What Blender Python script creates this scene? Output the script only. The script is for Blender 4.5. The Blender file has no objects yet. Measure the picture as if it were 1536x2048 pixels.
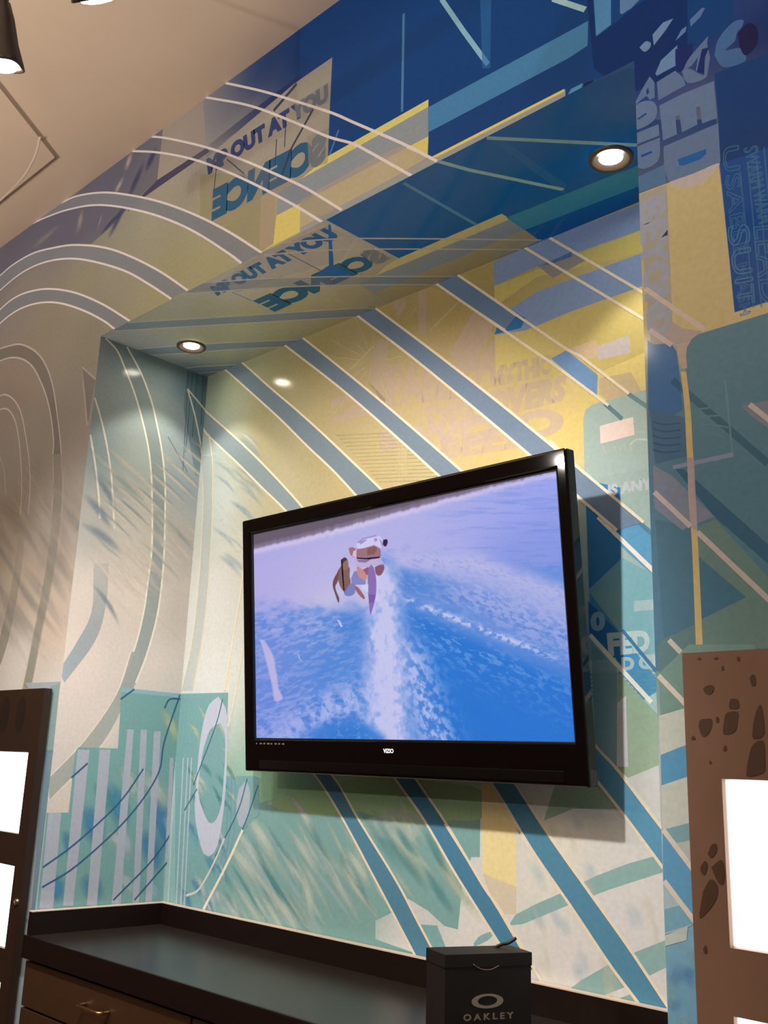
import bpy, bmesh, math, random
import numpy as np
from mathutils import Vector, Matrix, Euler
from mathutils.geometry import tessellate_polygon

random.seed(4)
rng = np.random.default_rng(7)
SC = bpy.context.scene
COL = SC.collection

# ------------------------------------------------------------------ camera
CAM = (2.75771116, -1.51610157, 1.47675935)
ROT = (1.8222, -0.0432713, 0.784267)
FPX, PPX, PPY = 1958.52, 692.506, 1039.08          # focal length and principal point for a 1536 x 2048 frame
cam_data = bpy.data.cameras.new('camera')
cam_data.lens = FPX / 2048 * 36
cam_data.sensor_width = 36
cam_data.shift_x = (768 - PPX) / 2048
cam_data.shift_y = (PPY - 1024) / 2048
cam_data.clip_start = 0.02
cam = bpy.data.objects.new('camera', cam_data)
cam.location = CAM
cam.rotation_euler = ROT
COL.objects.link(cam)
SC.camera = cam

# ------------------------------------------------------------------ exposure, world
SC.view_settings.view_transform = 'Standard'
SC.view_settings.look = 'None'
SC.view_settings.gamma = 1
SC.view_settings.use_curve_mapping = False
SC.view_settings.exposure = 0.0
try:
    SC.cycles.transparent_max_bounces = 64
    SC.cycles.max_bounces = 8
    SC.cycles.use_denoising = True
except Exception:
    pass
world = bpy.data.worlds.new('world')
SC.world = world
world.use_nodes = True
world.node_tree.nodes['Background'].inputs[0].default_value = (1.0, 0.85, 0.72, 1)
world.node_tree.nodes['Background'].inputs[1].default_value = 0.02

# ------------------------------------------------------------------ sizes of the place (metres)
W, D, ZS, ZC = 1.960, 0.4467, 2.85, 3.523     # niche width, niche depth, niche soffit height, ceiling height
ZT = 0.985                                    # counter top
ZB = 1.05                                     # top of the counter upstand
RX0, RX1, RY0 = -2.4, 4.6, -4.6               # the room

# ------------------------------------------------------------------ lights
ROOM_W, SPOT_W, DOWN_W, SCREEN_E, BOX_E = 310, 68, 7, 1.0, 3.0
WARM = (1.0, 0.90, 0.79)
def lamp(name, kind, loc, aim, power, color=WARM, **kw):
    l = bpy.data.lights.new(name, kind)
    l.energy = power
    l.color = color
    for k, v in kw.items():
        setattr(l, k, v)
    o = bpy.data.objects.new(name, l)
    o.location = loc
    d = Vector(aim) - Vector(loc)
    o.rotation_euler = d.to_track_quat('-Z', 'Y').to_euler()
    COL.objects.link(o)
    return o
# ceiling lamps of the shop behind the viewer, and the two track spots' own light further down
lamp('pendant_lamp_light', 'POINT', (0.09, -2.27, 2.56), (0, 0, 0), ROOM_W * .10, WARM, shadow_soft_size=.018)
# added upward fill, unseen behind the viewer: they wash the ceiling, the ceiling lights the walls
for lx, ly, lz in ((-0.6, -2.9, 2.0), (2.3, -2.7, 2.0)):
    lamp('ceiling_fill_light', 'SPOT', (lx, ly, lz), (lx, ly + .5, 4), ROOM_W, (1.0, .80, .62), spot_size=math.radians(150), spot_blend=1.0, shadow_soft_size=.3)
# one more head of the same track, left of the picture, on the wall left of the niche
lamp('track_spot_light', 'SPOT', (.55, -.89, 2.78), (-.3, 0, 1.35), SPOT_W * .9, WARM, spot_size=math.radians(70), spot_blend=1.0, shadow_soft_size=.03)

# ------------------------------------------------------------------ helpers
def lin(c):
    c = np.asarray(c, float) / 255.0
    return np.where(c <= 0.04045, c / 12.92, ((c + 0.055) / 1.055) ** 2.4)

def mat(name, rgb, rough=0.5, metal=0.0, spec=0.5, emit=None, emit_s=0.0, noise=0.0, nscale=40.0, bump=0.0, coat=0.0):
    m = bpy.data.materials.new(name)
    m.use_nodes = True
    nt = m.node_tree
    b = nt.nodes['Principled BSDF']
    c = tuple(lin(rgb)) + (1,)
    b.inputs['Base Color'].default_value = c
    b.inputs['Roughness'].default_value = rough
    b.inputs['Metallic'].default_value = metal
    b.inputs['Specular IOR Level'].default_value = spec
    b.inputs['Coat Weight'].default_value = coat
    b.inputs['Coat Roughness'].default_value = 0.05
    if emit is not None:
        b.inputs['Emission Color'].default_value = tuple(lin(emit)) + (1,)
        b.inputs['Emission Strength'].default_value = emit_s
    if noise or bump:
        tc = nt.nodes.new('ShaderNodeTexCoord')
        n = nt.nodes.new('ShaderNodeTexNoise')
        n.inputs['Scale'].default_value = nscale
        n.inputs['Detail'].default_value = 6
        nt.links.new(tc.outputs['Object'], n.inputs['Vector'])
        if noise:
            mx = nt.nodes.new('ShaderNodeMixRGB')
            mx.blend_type = 'MULTIPLY'
            mx.inputs[0].default_value = noise
            mx.inputs[1].default_value = c
            nt.links.new(n.outputs['Fac'], mx.inputs[2])
            nt.links.new(mx.outputs[0], b.inputs['Base Color'])
        if bump:
            bp = nt.nodes.new('ShaderNodeBump')
            bp.inputs['Strength'].default_value = bump
            bp.inputs['Distance'].default_value = 0.002
            nt.links.new(n.outputs['Fac'], bp.inputs['Height'])
            nt.links.new(bp.outputs[0], b.inputs['Normal'])
    return m

def link(name, me, material=None, parent=None, kind=None):
    o = bpy.data.objects.new(name, me)
    COL.objects.link(o)
    if material is not None:
        for mm in (material if isinstance(material, (list, tuple)) else [material]):
            me.materials.append(mm)
    if parent is not None:
        o.parent = parent
    if kind:
        o['kind'] = kind
    return o

def thing(name, label, cat, loc=(0, 0, 0), rot=(0, 0, 0), group=None):
    o = bpy.data.objects.new(name, None)
    o.empty_display_size = 0.05
    o.location = loc
    o.rotation_euler = rot
    COL.objects.link(o)
    o['label'] = label
    o['category'] = cat
    if group:
        o['group'] = group
    return o

def tag(o, label, cat, group=None):
    o['label'] = label
    o['category'] = cat
    if group:
        o['group'] = group
    return o

def box_bm(bm, lo, hi, bevel=0.0, seg=2):
    r = bmesh.ops.create_cube(bm, size=1)
    vs = r['verts']
    for v in vs:
        v.co = Vector([lo[i] + (v.co[i] + 0.5) * (hi[i] - lo[i]) for i in range(3)])
    if bevel:
        es = list({e for v in vs for e in v.link_edges})
        bmesh.ops.bevel(bm, geom=es, offset=bevel, segments=seg, affect='EDGES', profile=0.7)

def done(bm, name, material, parent=None, smooth=False, kind=None, loc=None, rot=None):
    bmesh.ops.recalc_face_normals(bm, faces=bm.faces)
    me = bpy.data.meshes.new(name)
    bm.to_mesh(me)
    bm.free()
    if smooth:
        for p in me.polygons:
            p.use_smooth = True
    o = link(name, me, material, parent, kind)
    if loc is not None:
        o.location = loc
    if rot is not None:
        o.rotation_euler = rot
    return o

def box(name, lo, hi, material, parent=None, bevel=0.0, kind=None, **kw):
    bm = bmesh.new()
    box_bm(bm, lo, hi, bevel)
    return done(bm, name, material, parent, kind=kind, **kw)

def lathe_bm(bm, prof, n=40, axis='Z'):
    rings = []
    for r, h in prof:
        ring = []
        for k in range(n):
            a = 2 * math.pi * k / n
            p = (r * math.cos(a), r * math.sin(a), h)
            if axis == 'Y':
                p = (p[0], p[2], p[1])
            ring.append(bm.verts.new(p))
        rings.append(ring)
    for a, b in zip(rings, rings[1:]):
        for k in range(n):
            bm.faces.new((a[k], a[(k + 1) % n], b[(k + 1) % n], b[k]))
    return rings

def tube_bm(bm, pts, r, n=10, cap=True):
    pts = [Vector(p) for p in pts]
    prev = None
    up = Vector((0.13, 0.21, 0.97)).normalized()
    rings = []
    for i, p in enumerate(pts):
        t = (pts[min(i + 1, len(pts) - 1)] - pts[max(i - 1, 0)]).normalized()
        a = t.cross(up)
        if a.length < 1e-3:
            a = t.cross(Vector((1, 0, 0)))
        a.normalize()
        b = t.cross(a)
        rings.append([bm.verts.new(p + (a * math.cos(2 * math.pi * k / n) + b * math.sin(2 * math.pi * k / n)) * r) for k in range(n)])
    for q, w in zip(rings, rings[1:]):
        for k in range(n):
            bm.faces.new((q[k], q[(k + 1) % n], w[(k + 1) % n], w[k]))
    if cap:
        bm.faces.new(rings[0])
        bm.faces.new(rings[-1])

# ------------------------------------------------------------------ from the photograph's pixels to the planes of the place
_R = np.array(Euler(ROT, 'XYZ').to_matrix())
_C = np.array(CAM)
def ray(px, py):
    return _R @ np.array([(px - PPX) / FPX, -(py - PPY) / FPX, -1.0])
def hit(px, py, axis, val):
    d = ray(px, py)
    return _C + d * ((val - _C[axis]) / d[axis])

def smooth_line(pts, n=8):
    """Catmull-Rom through the points."""
    P = [np.asarray(p, float) for p in pts]
    if len(P) < 3:
        return P
    P = [2 * P[0] - P[1]] + P + [2 * P[-1] - P[-2]]
    out = []
    for i in range(1, len(P) - 2):
        for k in range(n):
            t = k / n
            out.append(0.5 * ((2 * P[i]) + (-P[i - 1] + P[i + 1]) * t + (2 * P[i - 1] - 5 * P[i] + 4 * P[i + 1] - P[i + 2]) * t * t
                              + (-P[i - 1] + 3 * P[i] - 3 * P[i + 1] + P[i + 2]) * t ** 3))
    out.append(P[-2])
    return out

def clip_poly(poly, rect):
    """Sutherland-Hodgman of (u, v, extra...) vertices against a rectangle."""
    u0, v0, u1, v1 = rect
    for ax, lim, sgn in ((0, u0, 1), (0, u1, -1), (1, v0, 1), (1, v1, -1)):
        out = []
        n = len(poly)
        for i in range(n):
            a, b = poly[i], poly[(i + 1) % n]
            da, db = sgn * (a[ax] - lim), sgn * (b[ax] - lim)
            if da >= 0:
                out.append(a)
            if (da >= 0) != (db >= 0):
                t = da / (da - db)
                out.append(a + (b - a) * t)
        poly = out
        if len(poly) < 3:
            return []
    return poly

_text_cache = {}
def text_mesh(s, heavy=0.03, outline=False):
    key = (s, heavy, outline)
    if key not in _text_cache:
        cu = bpy.data.curves.new('lettering', 'FONT')
        cu.body = s
        cu.offset = heavy
        cu.resolution_u = 4
        cu.dimensions = '2D'
        cu.fill_mode = 'NONE' if outline else 'BOTH'
        if outline:
            cu.bevel_depth = 0.0
        ob = bpy.data.objects.new('lettering', cu)
        me = bpy.data.meshes.new_from_object(ob)
        V = np.array([v.co[:2] for v in me.vertices])
        F = [tuple(e.vertices) for e in me.edges] if outline else [tuple(p.vertices) for p in me.polygons]
        bpy.data.objects.remove(ob)
        bpy.data.curves.remove(cu)
        bpy.data.meshes.remove(me)
        lo, hi = V.min(0), V.max(0)
        _text_cache[key] = ((V - lo) / (hi - lo), F)
    return _text_cache[key]

def homography(src, dst):
    A = []
    for (x, y), (u, v) in zip(src, dst):
        A.append([x, y, 1, 0, 0, 0, -u * x, -u * y, -u])
        A.append([0, 0, 0, x, y, 1, -v * x, -v * y, -v])
    return np.linalg.svd(np.array(A, float))[2][-1].reshape(3, 3)
def happly(H, p):
    p = np.atleast_2d(p)
    q = np.c_[p, np.ones(len(p))] @ H.T
    return q[:, :2] / q[:, 2:]

# ------------------------------------------------------------------ printed wall surfaces
STEP = 0.00002
def print_material(name, rough):
    m = bpy.data.materials.new(name)
    m.use_nodes = True
    nt = m.node_tree
    b = nt.nodes['Principled BSDF']
    out = nt.nodes['Material Output']
    at = nt.nodes.new('ShaderNodeAttribute')
    at.attribute_name = 'ink'
    tc = nt.nodes.new('ShaderNodeTexCoord')
    n = nt.nodes.new('ShaderNodeTexNoise')
    n.inputs['Scale'].default_value = 90
    n.inputs['Detail'].default_value = 3
    nt.links.new(tc.outputs['Object'], n.inputs['Vector'])
    rp = nt.nodes.new('ShaderNodeMapRange')
    rp.inputs['To Min'].default_value = 0.86
    rp.inputs['To Max'].default_value = 1.1
    nt.links.new(n.outputs['Fac'], rp.inputs['Value'])
    mx = nt.nodes.new('ShaderNodeMixRGB')
    mx.blend_type = 'MULTIPLY'
    mx.inputs[0].default_value = 1
    nt.links.new(at.outputs['Color'], mx.inputs[1])
    nt.links.new(rp.outputs[0], mx.inputs[2])
    nt.links.new(mx.outputs[0], b.inputs['Base Color'])
    b.inputs['Roughness'].default_value = rough
    b.inputs['Specular IOR Level'].default_value = 0.17
    tr = nt.nodes.new('ShaderNodeBsdfTransparent')
    ms = nt.nodes.new('ShaderNodeMixShader')
    nt.links.new(at.outputs['Alpha'], ms.inputs[0])
    nt.links.new(tr.outputs[0], ms.inputs[1])
    nt.links.new(b.outputs[0], ms.inputs[2])
    nt.links.new(ms.outputs[0], out.inputs['Surface'])
    return m

class Surface:
    """A flat printed wall: a base whose ink varies smoothly, and the shapes printed over it, all in one mesh."""
    def __init__(self, axis, val, normal, rects, white):
        self.axis, self.val, self.nrm, self.rects = axis, val, normal, rects
        self.ax = [i for i in range(3) if i != axis]
        self.V, self.C, self.F = [], [], []
        self.boxes = []
        self.white = white
    def uv(self, p):
        h = hit(p[0], p[1], self.axis, self.val)
        return np.array([h[self.ax[0]], h[self.ax[1]]])
    def ink(self, c, white=None):
        return np.clip(lin(c) / lin(white or self.white) * 0.82, 0, 0.92)
    def p3(self, u, v, off):
        q = [0, 0, 0]
        q[self.axis] = self.val + self.nrm * off
        q[self.ax[0]], q[self.ax[1]] = u, v
        return q
    def base(self, ctrl, cell=0.06, power=3.0):
        """ctrl: (px, py, colour[, white])"""
        P = np.array([self.uv(c[:2]) for c in ctrl])
        I = np.array([self.ink(c[2], c[3] if len(c) > 3 else None) for c in ctrl])
        for (u0, v0, u1, v1) in self.rects:
            nu, nv = max(2, int((u1 - u0) / cell)), max(2, int((v1 - v0) / cell))
            us, vs = np.linspace(u0, u1, nu + 1), np.linspace(v0, v1, nv + 1)
            b = len(self.V)
            for v in vs:
                for u in us:
                    d = np.hypot(P[:, 0] - u, P[:, 1] - v) + 0.02
                    w = d ** -power
                    self.V.append(self.p3(u, v, 0))
                    self.C.append(list((w[:, None] * I).sum(0) / w.sum()) + [1.0])
            for j in range(nv):
                for i in range(nu):
                    k = b + j * (nu + 1) + i
                    self.F.append((k, k + 1, k + nu + 2, k + nu + 1))
    def layer(self, uv):
        lo, hi = uv.min(0), uv.max(0)
        L = 1
        for (l, h, k) in self.boxes:
            if k >= L and l[0] < hi[0] and h[0] > lo[0] and l[1] < hi[1] and h[1] > lo[1]:
                L = k + 1
        self.boxes.append((lo, hi, L))
        return L * STEP
    def tris(self, uv, tri, col, off):
        """uv (n,2), triangles, colours (n,4): clip to the surface and store"""
        X = np.c_[uv, col]
        for (u0, v0, u1, v1) in self.rects:
            rect = (u0, v0, u1, v1)
            for t in tri:
                T = X[list(t)]
                if T[:, 0].max() < u0 or T[:, 0].min() > u1 or T[:, 1].max() < v0 or T[:, 1].min() > v1:
                    continue
                if T[:, 0].min() >= u0 and T[:, 0].max() <= u1 and T[:, 1].min() >= v0 and T[:, 1].max() <= v1:
                    Q = list(T)
                else:
                    Q = clip_poly(list(T), rect)
                if len(Q) < 3:
                    continue
                b = len(self.V)
                for q in Q:
                    self.V.append(self.p3(q[0], q[1], off))
                    self.C.append(list(q[2:6]))
                self.F.append(tuple(range(b, b + len(Q))))
    def poly(self, pts, c, a=1.0, white=None, fade=None):
        """fade: list of alphas per vertex"""
        uv = np.array([self.uv(p) for p in pts])
        tri = tessellate_polygon([[Vector((p[0], p[1], 0)) for p in uv]])
        I = self.ink(c, white)
        al = np.full(len(pts), a) if fade is None else np.array(fade, float) * a
        self.tris(uv, tri, np.c_[np.tile(I, (len(pts), 1)), al], self.layer(uv))
    def curve_poly(self, pts, c, a=1.0, white=None):
        q = smooth_line(list(pts) + [pts[0]], 6)[:-1]
        self.poly(q, c, a, white)
    def band(self, A, B, c, a=1.0, white=None, a2=None):
        """fill between two smooth lines; a2: alpha at the far end"""
        A = resample([self.uv(p) for p in smooth_line(A)], 40)
        B = resample([self.uv(p) for p in smooth_line(B)], 40)
        uv = np.array([x for ab in zip(A, B) for x in ab])
        n = len(A)
        tri = []
        for i in range(n - 1):
            tri += [(2 * i, 2 * i + 1, 2 * i + 3), (2 * i, 2 * i + 3, 2 * i + 2)]
        I = self.ink(c, white)
        al = np.repeat(np.linspace(a, a if a2 is None else a2, n), 2)
        self.tris(uv, tri, np.c_[np.tile(I, (len(uv), 1)), al], self.layer(uv))
    def line(self, pts, w, c, a=1.0, white=None, straight=False):
        """a printed line of width w metres"""
        q = [self.uv(p) for p in (pts if straight else smooth_line(pts))]
        q = np.array(q)
        t = np.gradient(q, axis=0)
        t /= np.linalg.norm(t, axis=1)[:, None] + 1e-9
        nrm = np.c_[-t[:, 1], t[:, 0]] * w / 2
        uv = np.empty((2 * len(q), 2))
        uv[0::2], uv[1::2] = q + nrm, q - nrm
        tri = []
        for i in range(len(q) - 1):
            tri += [(2 * i, 2 * i + 1, 2 * i + 3), (2 * i, 2 * i + 3, 2 * i + 2)]
        I = self.ink(c, white)
        self.tris(uv, tri, np.c_[np.tile(I, (len(uv), 1)), np.full(len(uv), a)], self.layer(uv))
    def wisp(self, p0, p1, w, c, a=0.5, bend=0.0, white=None):
        """a soft brush stroke, strongest along its middle; w in metres"""
        A, B = self.uv(p0), self.uv(p1)
        d = B - A
        L = np.linalg.norm(d) + 1e-9
        nn = np.array([-d[1], d[0]]) / L
        n = 12
        cross, soft = (-1, -.6, -.25, .25, .6, 1), (0, .42, .95, .95, .42, 0)
        uv, al = [], []
        for i in range(n + 1):
            t = i / n
            sn = math.sin(math.pi * t)
            m = A + d * t + nn * bend * L * sn
            ww = w * (.55 + .45 * sn) * .5
            for x, f in zip(cross, soft):
                uv.append(m + nn * ww * x)
                al.append(a * f * sn ** 1.2)
        uv = np.array(uv)
        tri = []
        for i in range(n):
            for q in range(5):
                k = 6 * i + q
                tri += [(k, k + 1, k + 7), (k, k + 7, k + 6)]
        I = self.ink(c, white)
        self.tris(uv, tri, np.c_[np.tile(I, (len(uv), 1)), np.array(al)], self.layer(uv))
    def text(self, s, quad, c, a=1.0, heavy=0.03, white=None, outline=0.0):
        """quad: pixel corners TL, TR, BR, BL of the text as it reads"""
        V, F = text_mesh(s, heavy, bool(outline))
        H = homography([(0, 1), (1, 1), (1, 0), (0, 0)], quad)
        uv = np.array([self.uv(p) for p in happly(H, V)])
        I = self.ink(c, white)
        if outline:
            UV, tri = [], []
            for e in F:
                A, B = uv[e[0]], uv[e[1]]
                d = B - A
                L = np.linalg.norm(d)
                if L < 1e-6:
                    continue
                nn = np.array([-d[1], d[0]]) / L * outline / 2
                k = len(UV)
                UV += [A - nn, A + nn, B + nn, B - nn]
                tri += [(k, k + 1, k + 2), (k, k + 2, k + 3)]
            uv = np.array(UV)
        else:
            tri = []
            for f in F:
                for k in range(1, len(f) - 1):
                    tri.append((f[0], f[k], f[k + 1]))
        self.tris(uv, tri, np.c_[np.tile(I, (len(uv), 1)), np.full(len(uv), a)], self.layer(uv))
    def build(self, name, material, back=None):
        me = bpy.data.meshes.new(name)
        V, F = [list(v) for v in self.V], list(self.F)
        C = list(self.C)
        me.from_pydata(V, [], F)
        at = me.attributes.new('ink', 'FLOAT_COLOR', 'POINT')
        at.data.foreach_set('color', np.array(C, np.float32).ravel())
        me.update()
        # every face towards the room
        want = Vector([self.nrm if i == self.axis else 0 for i in range(3)])
        flip = [p.index for p in me.polygons if p.normal.dot(want) < 0]
        if flip:
            bm = bmesh.new()
            bm.from_mesh(me)
            bm.faces.ensure_lookup_table()
            bmesh.ops.reverse_faces(bm, faces=[bm.faces[i] for i in flip])
            bm.to_mesh(me)
            bm.free()
        return link(name, me, material, None, 'structure')

def resample(P, n):
    P = np.array(P)
    s = np.r_[0, np.cumsum(np.linalg.norm(np.diff(P, axis=0), axis=1))]
    t = np.linspace(0, s[-1], n)
    return np.c_[np.interp(t, s, P[:, 0]), np.interp(t, s, P[:, 1])]

def strokes(S_, n, xr, yr, dirn, lr, wr, cols, ar, jit=.12, white=None):
    for k in range(n):
        x, y = random.uniform(*xr), random.uniform(*yr)
        l = random.uniform(*lr)
        dx, dy = dirn[0] + random.uniform(-jit, jit), dirn[1]
        S_.wisp((x, y), (x + dx * l, y + dy * l), random.uniform(*wr), random.choice(cols), random.uniform(*ar), random.uniform(-.05, .05), white)

# zoomed views of the photograph used while measuring: offset and scale
def view(ox, oy, k):
    return lambda *pts: [(ox + x * k, oy + y * k) for x, y in pts]
c1 = view(0, 0, .45573); c2 = view(600, 0, .45573); c3 = view(1036, 0, .34176); c4 = view(0, 600, .390625)
c5 = view(380, 500, .53385); c6 = view(1100, 600, .39068); d2 = view(0, 1300, .3653); d3 = view(400, 1500, .45573)
d4 = view(1000, 1300, .36512); e4 = view(1240, 0, .20513); e5 = view(400, 90, .26864); e6 = view(1150, 760, .2783)
e3 = view(640, 500, .32552); z1 = view(160, 640, .1953)

# ------------------------------------------------------------------ the printed walls of the niche and the wall around it
PRINT = print_material('printed_wall_film', 0.13)
XL = RX0
WF, WL, WB, WS, WR = (200, 172, 150), (228, 214, 198), (216, 204, 184), (138, 131, 118), (200, 178, 156)
PEACH = (240, 222, 204)

# ---- front wall -------------------------------------------------------------
F = Surface(1, 0.0, -1, [(XL, ZS, RX1, ZC), (XL, 0, 0, ZS), (W, 0, RX1, ZS)], WF)
F.base([
    (30, 480, (105, 90, 90)), (130, 440, (105, 92, 98)), (230, 360, (100, 92, 100)), (350, 300, (150, 125, 108)),
    (420, 230, (120, 108, 105)), (520, 150, (70, 80, 105)), (620, 80, (35, 70, 110)), (720, 40, (6, 54, 102)), (900, 60, (6, 54, 102)),
    (760, 160, (6, 54, 102)), (1050, 130, (6, 54, 102)), (1150, 20, (10, 74, 130)), (1230, 60, (14, 58, 115)), (1400, 60, (10, 45, 98)), (1520, 60, (12, 38, 86)),
    (1500, 250, (6, 54, 102)), (1290, 180, (12, 52, 108)), (1330, 60, (12, 46, 98)),
    (500, 230, (150, 132, 112)), (620, 230, (150, 135, 115)), (300, 440, (140, 124, 100)), (450, 420, (150, 132, 98)), (560, 470, (158, 135, 95)), (250, 500, (132, 118, 95)),
    (330, 570, (138, 122, 85)), (420, 520, (142, 126, 88)), (60, 560, (120, 104, 92)), (100, 640, (124, 106, 86)), (170, 560, (128, 112, 88)), (180, 680, (120, 104, 85)),
    (40, 760, (128, 104, 88)), (140, 800, (122, 105, 92)), (40, 900, (128, 110, 95)), (140, 930, (135, 115, 100)),
    (30, 1050, (150, 132, 112), PEACH), (120, 1080, (155, 135, 118), PEACH), (40, 1180, (190, 168, 146), PEACH), (110, 1240, (205, 178, 155), PEACH), (40, 1330, (216, 201, 186), PEACH),
    (110, 1400, (214, 200, 186), PEACH), (80, 1700, (190, 180, 172), PEACH), (60, 1900, (150, 164, 158), PEACH), (30, 2030, (126, 152, 146), PEACH),
    (1340, 480, (188, 166, 116), WR), (1400, 600, (188, 166, 118), WR), (1300, 420, (186, 164, 116), WR), (1340, 650, (192, 168, 128), WR),
    (1430, 760, (85, 122, 125), WR), (1500, 900, (78, 118, 128), WR), (1450, 1050, (82, 122, 125), WR), (1460, 1250, (110, 135, 122), WR), (1340, 900, (92, 118, 140), WR), (1330, 1200, (92, 128, 138), WR),
    (1340, 1350, (118, 142, 130), WR), (1350, 1500, (180, 178, 182), WR), (1350, 1650, (180, 178, 182), WR), (1350, 1850, (120, 155, 168), WR), (1350, 2000, (108, 145, 158), WR),
], cell=0.05)
# dark print under the ceiling, far left
F.poly(c1((0, 1090), (170, 960), (330, 855), (560, 665), (717, 548), (690, 790), (560, 915), (480, 1000), (400, 1070), (260, 1075), (120, 1120), (0, 1250)), (100, 90, 100), .6)
F.poly(c1((717, 548), (960, 360), (890, 425), (905, 650), (690, 790)), (168, 140, 122), .55)
for a, b, w, al in (((215, 480), (255, 400), .05, .8), ((255, 400), (290, 320), .05, .7), ((290, 345), (315, 290), .05, .9), ((200, 470), (240, 425), .03, .9)):
    F.wisp(a, b, w, (52, 52, 84), al * .8)
for a, b, w, al in (((250, 345), (265, 300), .05, .7), ((225, 395), (250, 350), .04, .7), ((155, 470), (165, 415), .05, .5), ((195, 460), (205, 425), .02, .4), ((60, 500), (120, 450), .04, .3)):
    F.wisp(a, b, w, (175, 145, 128), al)
F.poly(c1((690, 790), (905, 650), (920, 665), (640, 860), (560, 930), (575, 905)), (58, 52, 72), .8)
# blue field, upper right
F.poly([(663, 116), (656, 314), (900, 200), (1100, 60), (1100, -100), (700, -40), (650, -10)], (5, 54, 102), .95)
F.band([(400, 205), (520, 105), (665, -10)], [(425, 296), (545, 215), (668, 112)], (8, 50, 98), .0, None, 1.0)
F.poly(c2((130, 690), (565, 440), (560, 690), (600, 680), (1160, 392), (1165, 425), (1240, 370), (1290, 350), (1440, 340), (1900, 120), (1900, -100), (0, -100), (0, 250), (140, 255)), (5, 54, 102), .9)
F.band([(405, 300), (500, 225), (600, 150)], [(415, 315), (520, 245), (608, 162)], (30, 45, 88), .1, None, .8)
# pale panel with the words
F.poly(e5((60, 830), (700, 290), (770, 240), (985, 92), (950, 830), (740, 1000), (90, 1310), (60, 1000)), (156, 136, 116), .75)
F.poly(e5((0, 960), (330, 960), (560, 1100), (550, 1480), (300, 1620), (0, 1430)), (156, 134, 95), .35)
F.poly(e5((455, 1130), (575, 1080), (560, 1290), (540, 1480), (440, 1530)), (185, 150, 122), .45)
# slanting bands
F.poly(e5((940, 835), (1701, 405), (1701, 470), (740, 1010)), (190, 165, 92))
F.poly(e5((740, 1005), (1701, 460), (1701, 690), (570, 1270), (580, 1100)), (128, 124, 122), .95)
F.poly(e5((570, 1270), (1701, 680), (1695, 835), (1060, 1230), (470, 1530), (545, 1480)), (192, 163, 85))
F.poly(c2((0, 880), (330, 690), (440, 640), (560, 690), (600, 712), (490, 770), (130, 940), (0, 1000)), (175, 148, 128), .55)
F.poly(c2((0, 1000), (575, 690), (1165, 392), (1165, 430), (600, 712), (115, 968), (0, 1040)), (140, 130, 118), .95)
F.poly(c2((575, 690), (1160, 390), (1160, 402), (600, 690)), (200, 168, 80))
F.poly(c2((565, 470), (1265, 92), (1262, 200), (1180, 255), (565, 580)), (62, 108, 140), .95)
F.poly(c2((1170, 425), (1190, 390), (1240, 365), (1235, 392)), (70, 118, 140))
F.poly(c2((1235, 392), (1250, 365), (1292, 350), (1270, 375)), (12, 18, 50))
F.poly(c2((1238, 398), (1262, 385), (1258, 395), (1240, 402)), (200, 195, 205))
F.poly(c2((1285, -20), (1365, -20), (1365, 108), (1298, 160)), (72, 115, 148), .9)
F.poly(c2((1260, 0), (1290, 0), (1300, 165), (1365, 115), (1480, 20), (1700, -100), (1700, 300), (1440, 420), (1330, 330), (1290, 300)), (14, 42, 92), .55)
F.line(c2((620, -5), (720, 140), (825, 283)), .012, (120, 150, 178), 1, None, True)
F.line(c2((455, 60), (448, 490)), .008, (90, 130, 165), .55, None, True)
F.line(c2((1110, -5), (1252, 42)), .012, (140, 160, 180), 1, None, True)
F.poly(c2((790, -20), (840, -20), (835, 300), (800, 300)), (45, 100, 150), .45)
F.line(c2((170, 570), (130, 680)), .006, (90, 130, 165), .6, None, True)
# words: one line reads forwards, the other is printed mirror-wise
F.text('MP OUT AT YOU', e5((45, 850), (950, 285), (958, 415), (62, 970)), (40, 52, 92), .95, .075)
F.poly(e5((700, 440), (960, 270), (960, 420), (720, 550)), (150, 140, 125), .35)
F.text('SCIENCE', e5((945, 630), (95, 1075), (85, 1315), (932, 875)), (34, 74, 98), .95, .075)
F.poly(e5((800, 680), (960, 620), (950, 880), (810, 920)), (156, 140, 118), .35)
for a, b, w in (((720, 290), (548, 490), .012), ((842, 480), (680, 770), .009), ((680, 770), (600, 1000), .009), ((130, 830), (105, 1080), .004), ((570, 700), (560, 900), .004), ((640, 560), (630, 760), .004), ((200, 850), (330, 960), .004)):
    F.line(e5(a, b), w, (45, 48, 70), .8, None, True)

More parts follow.
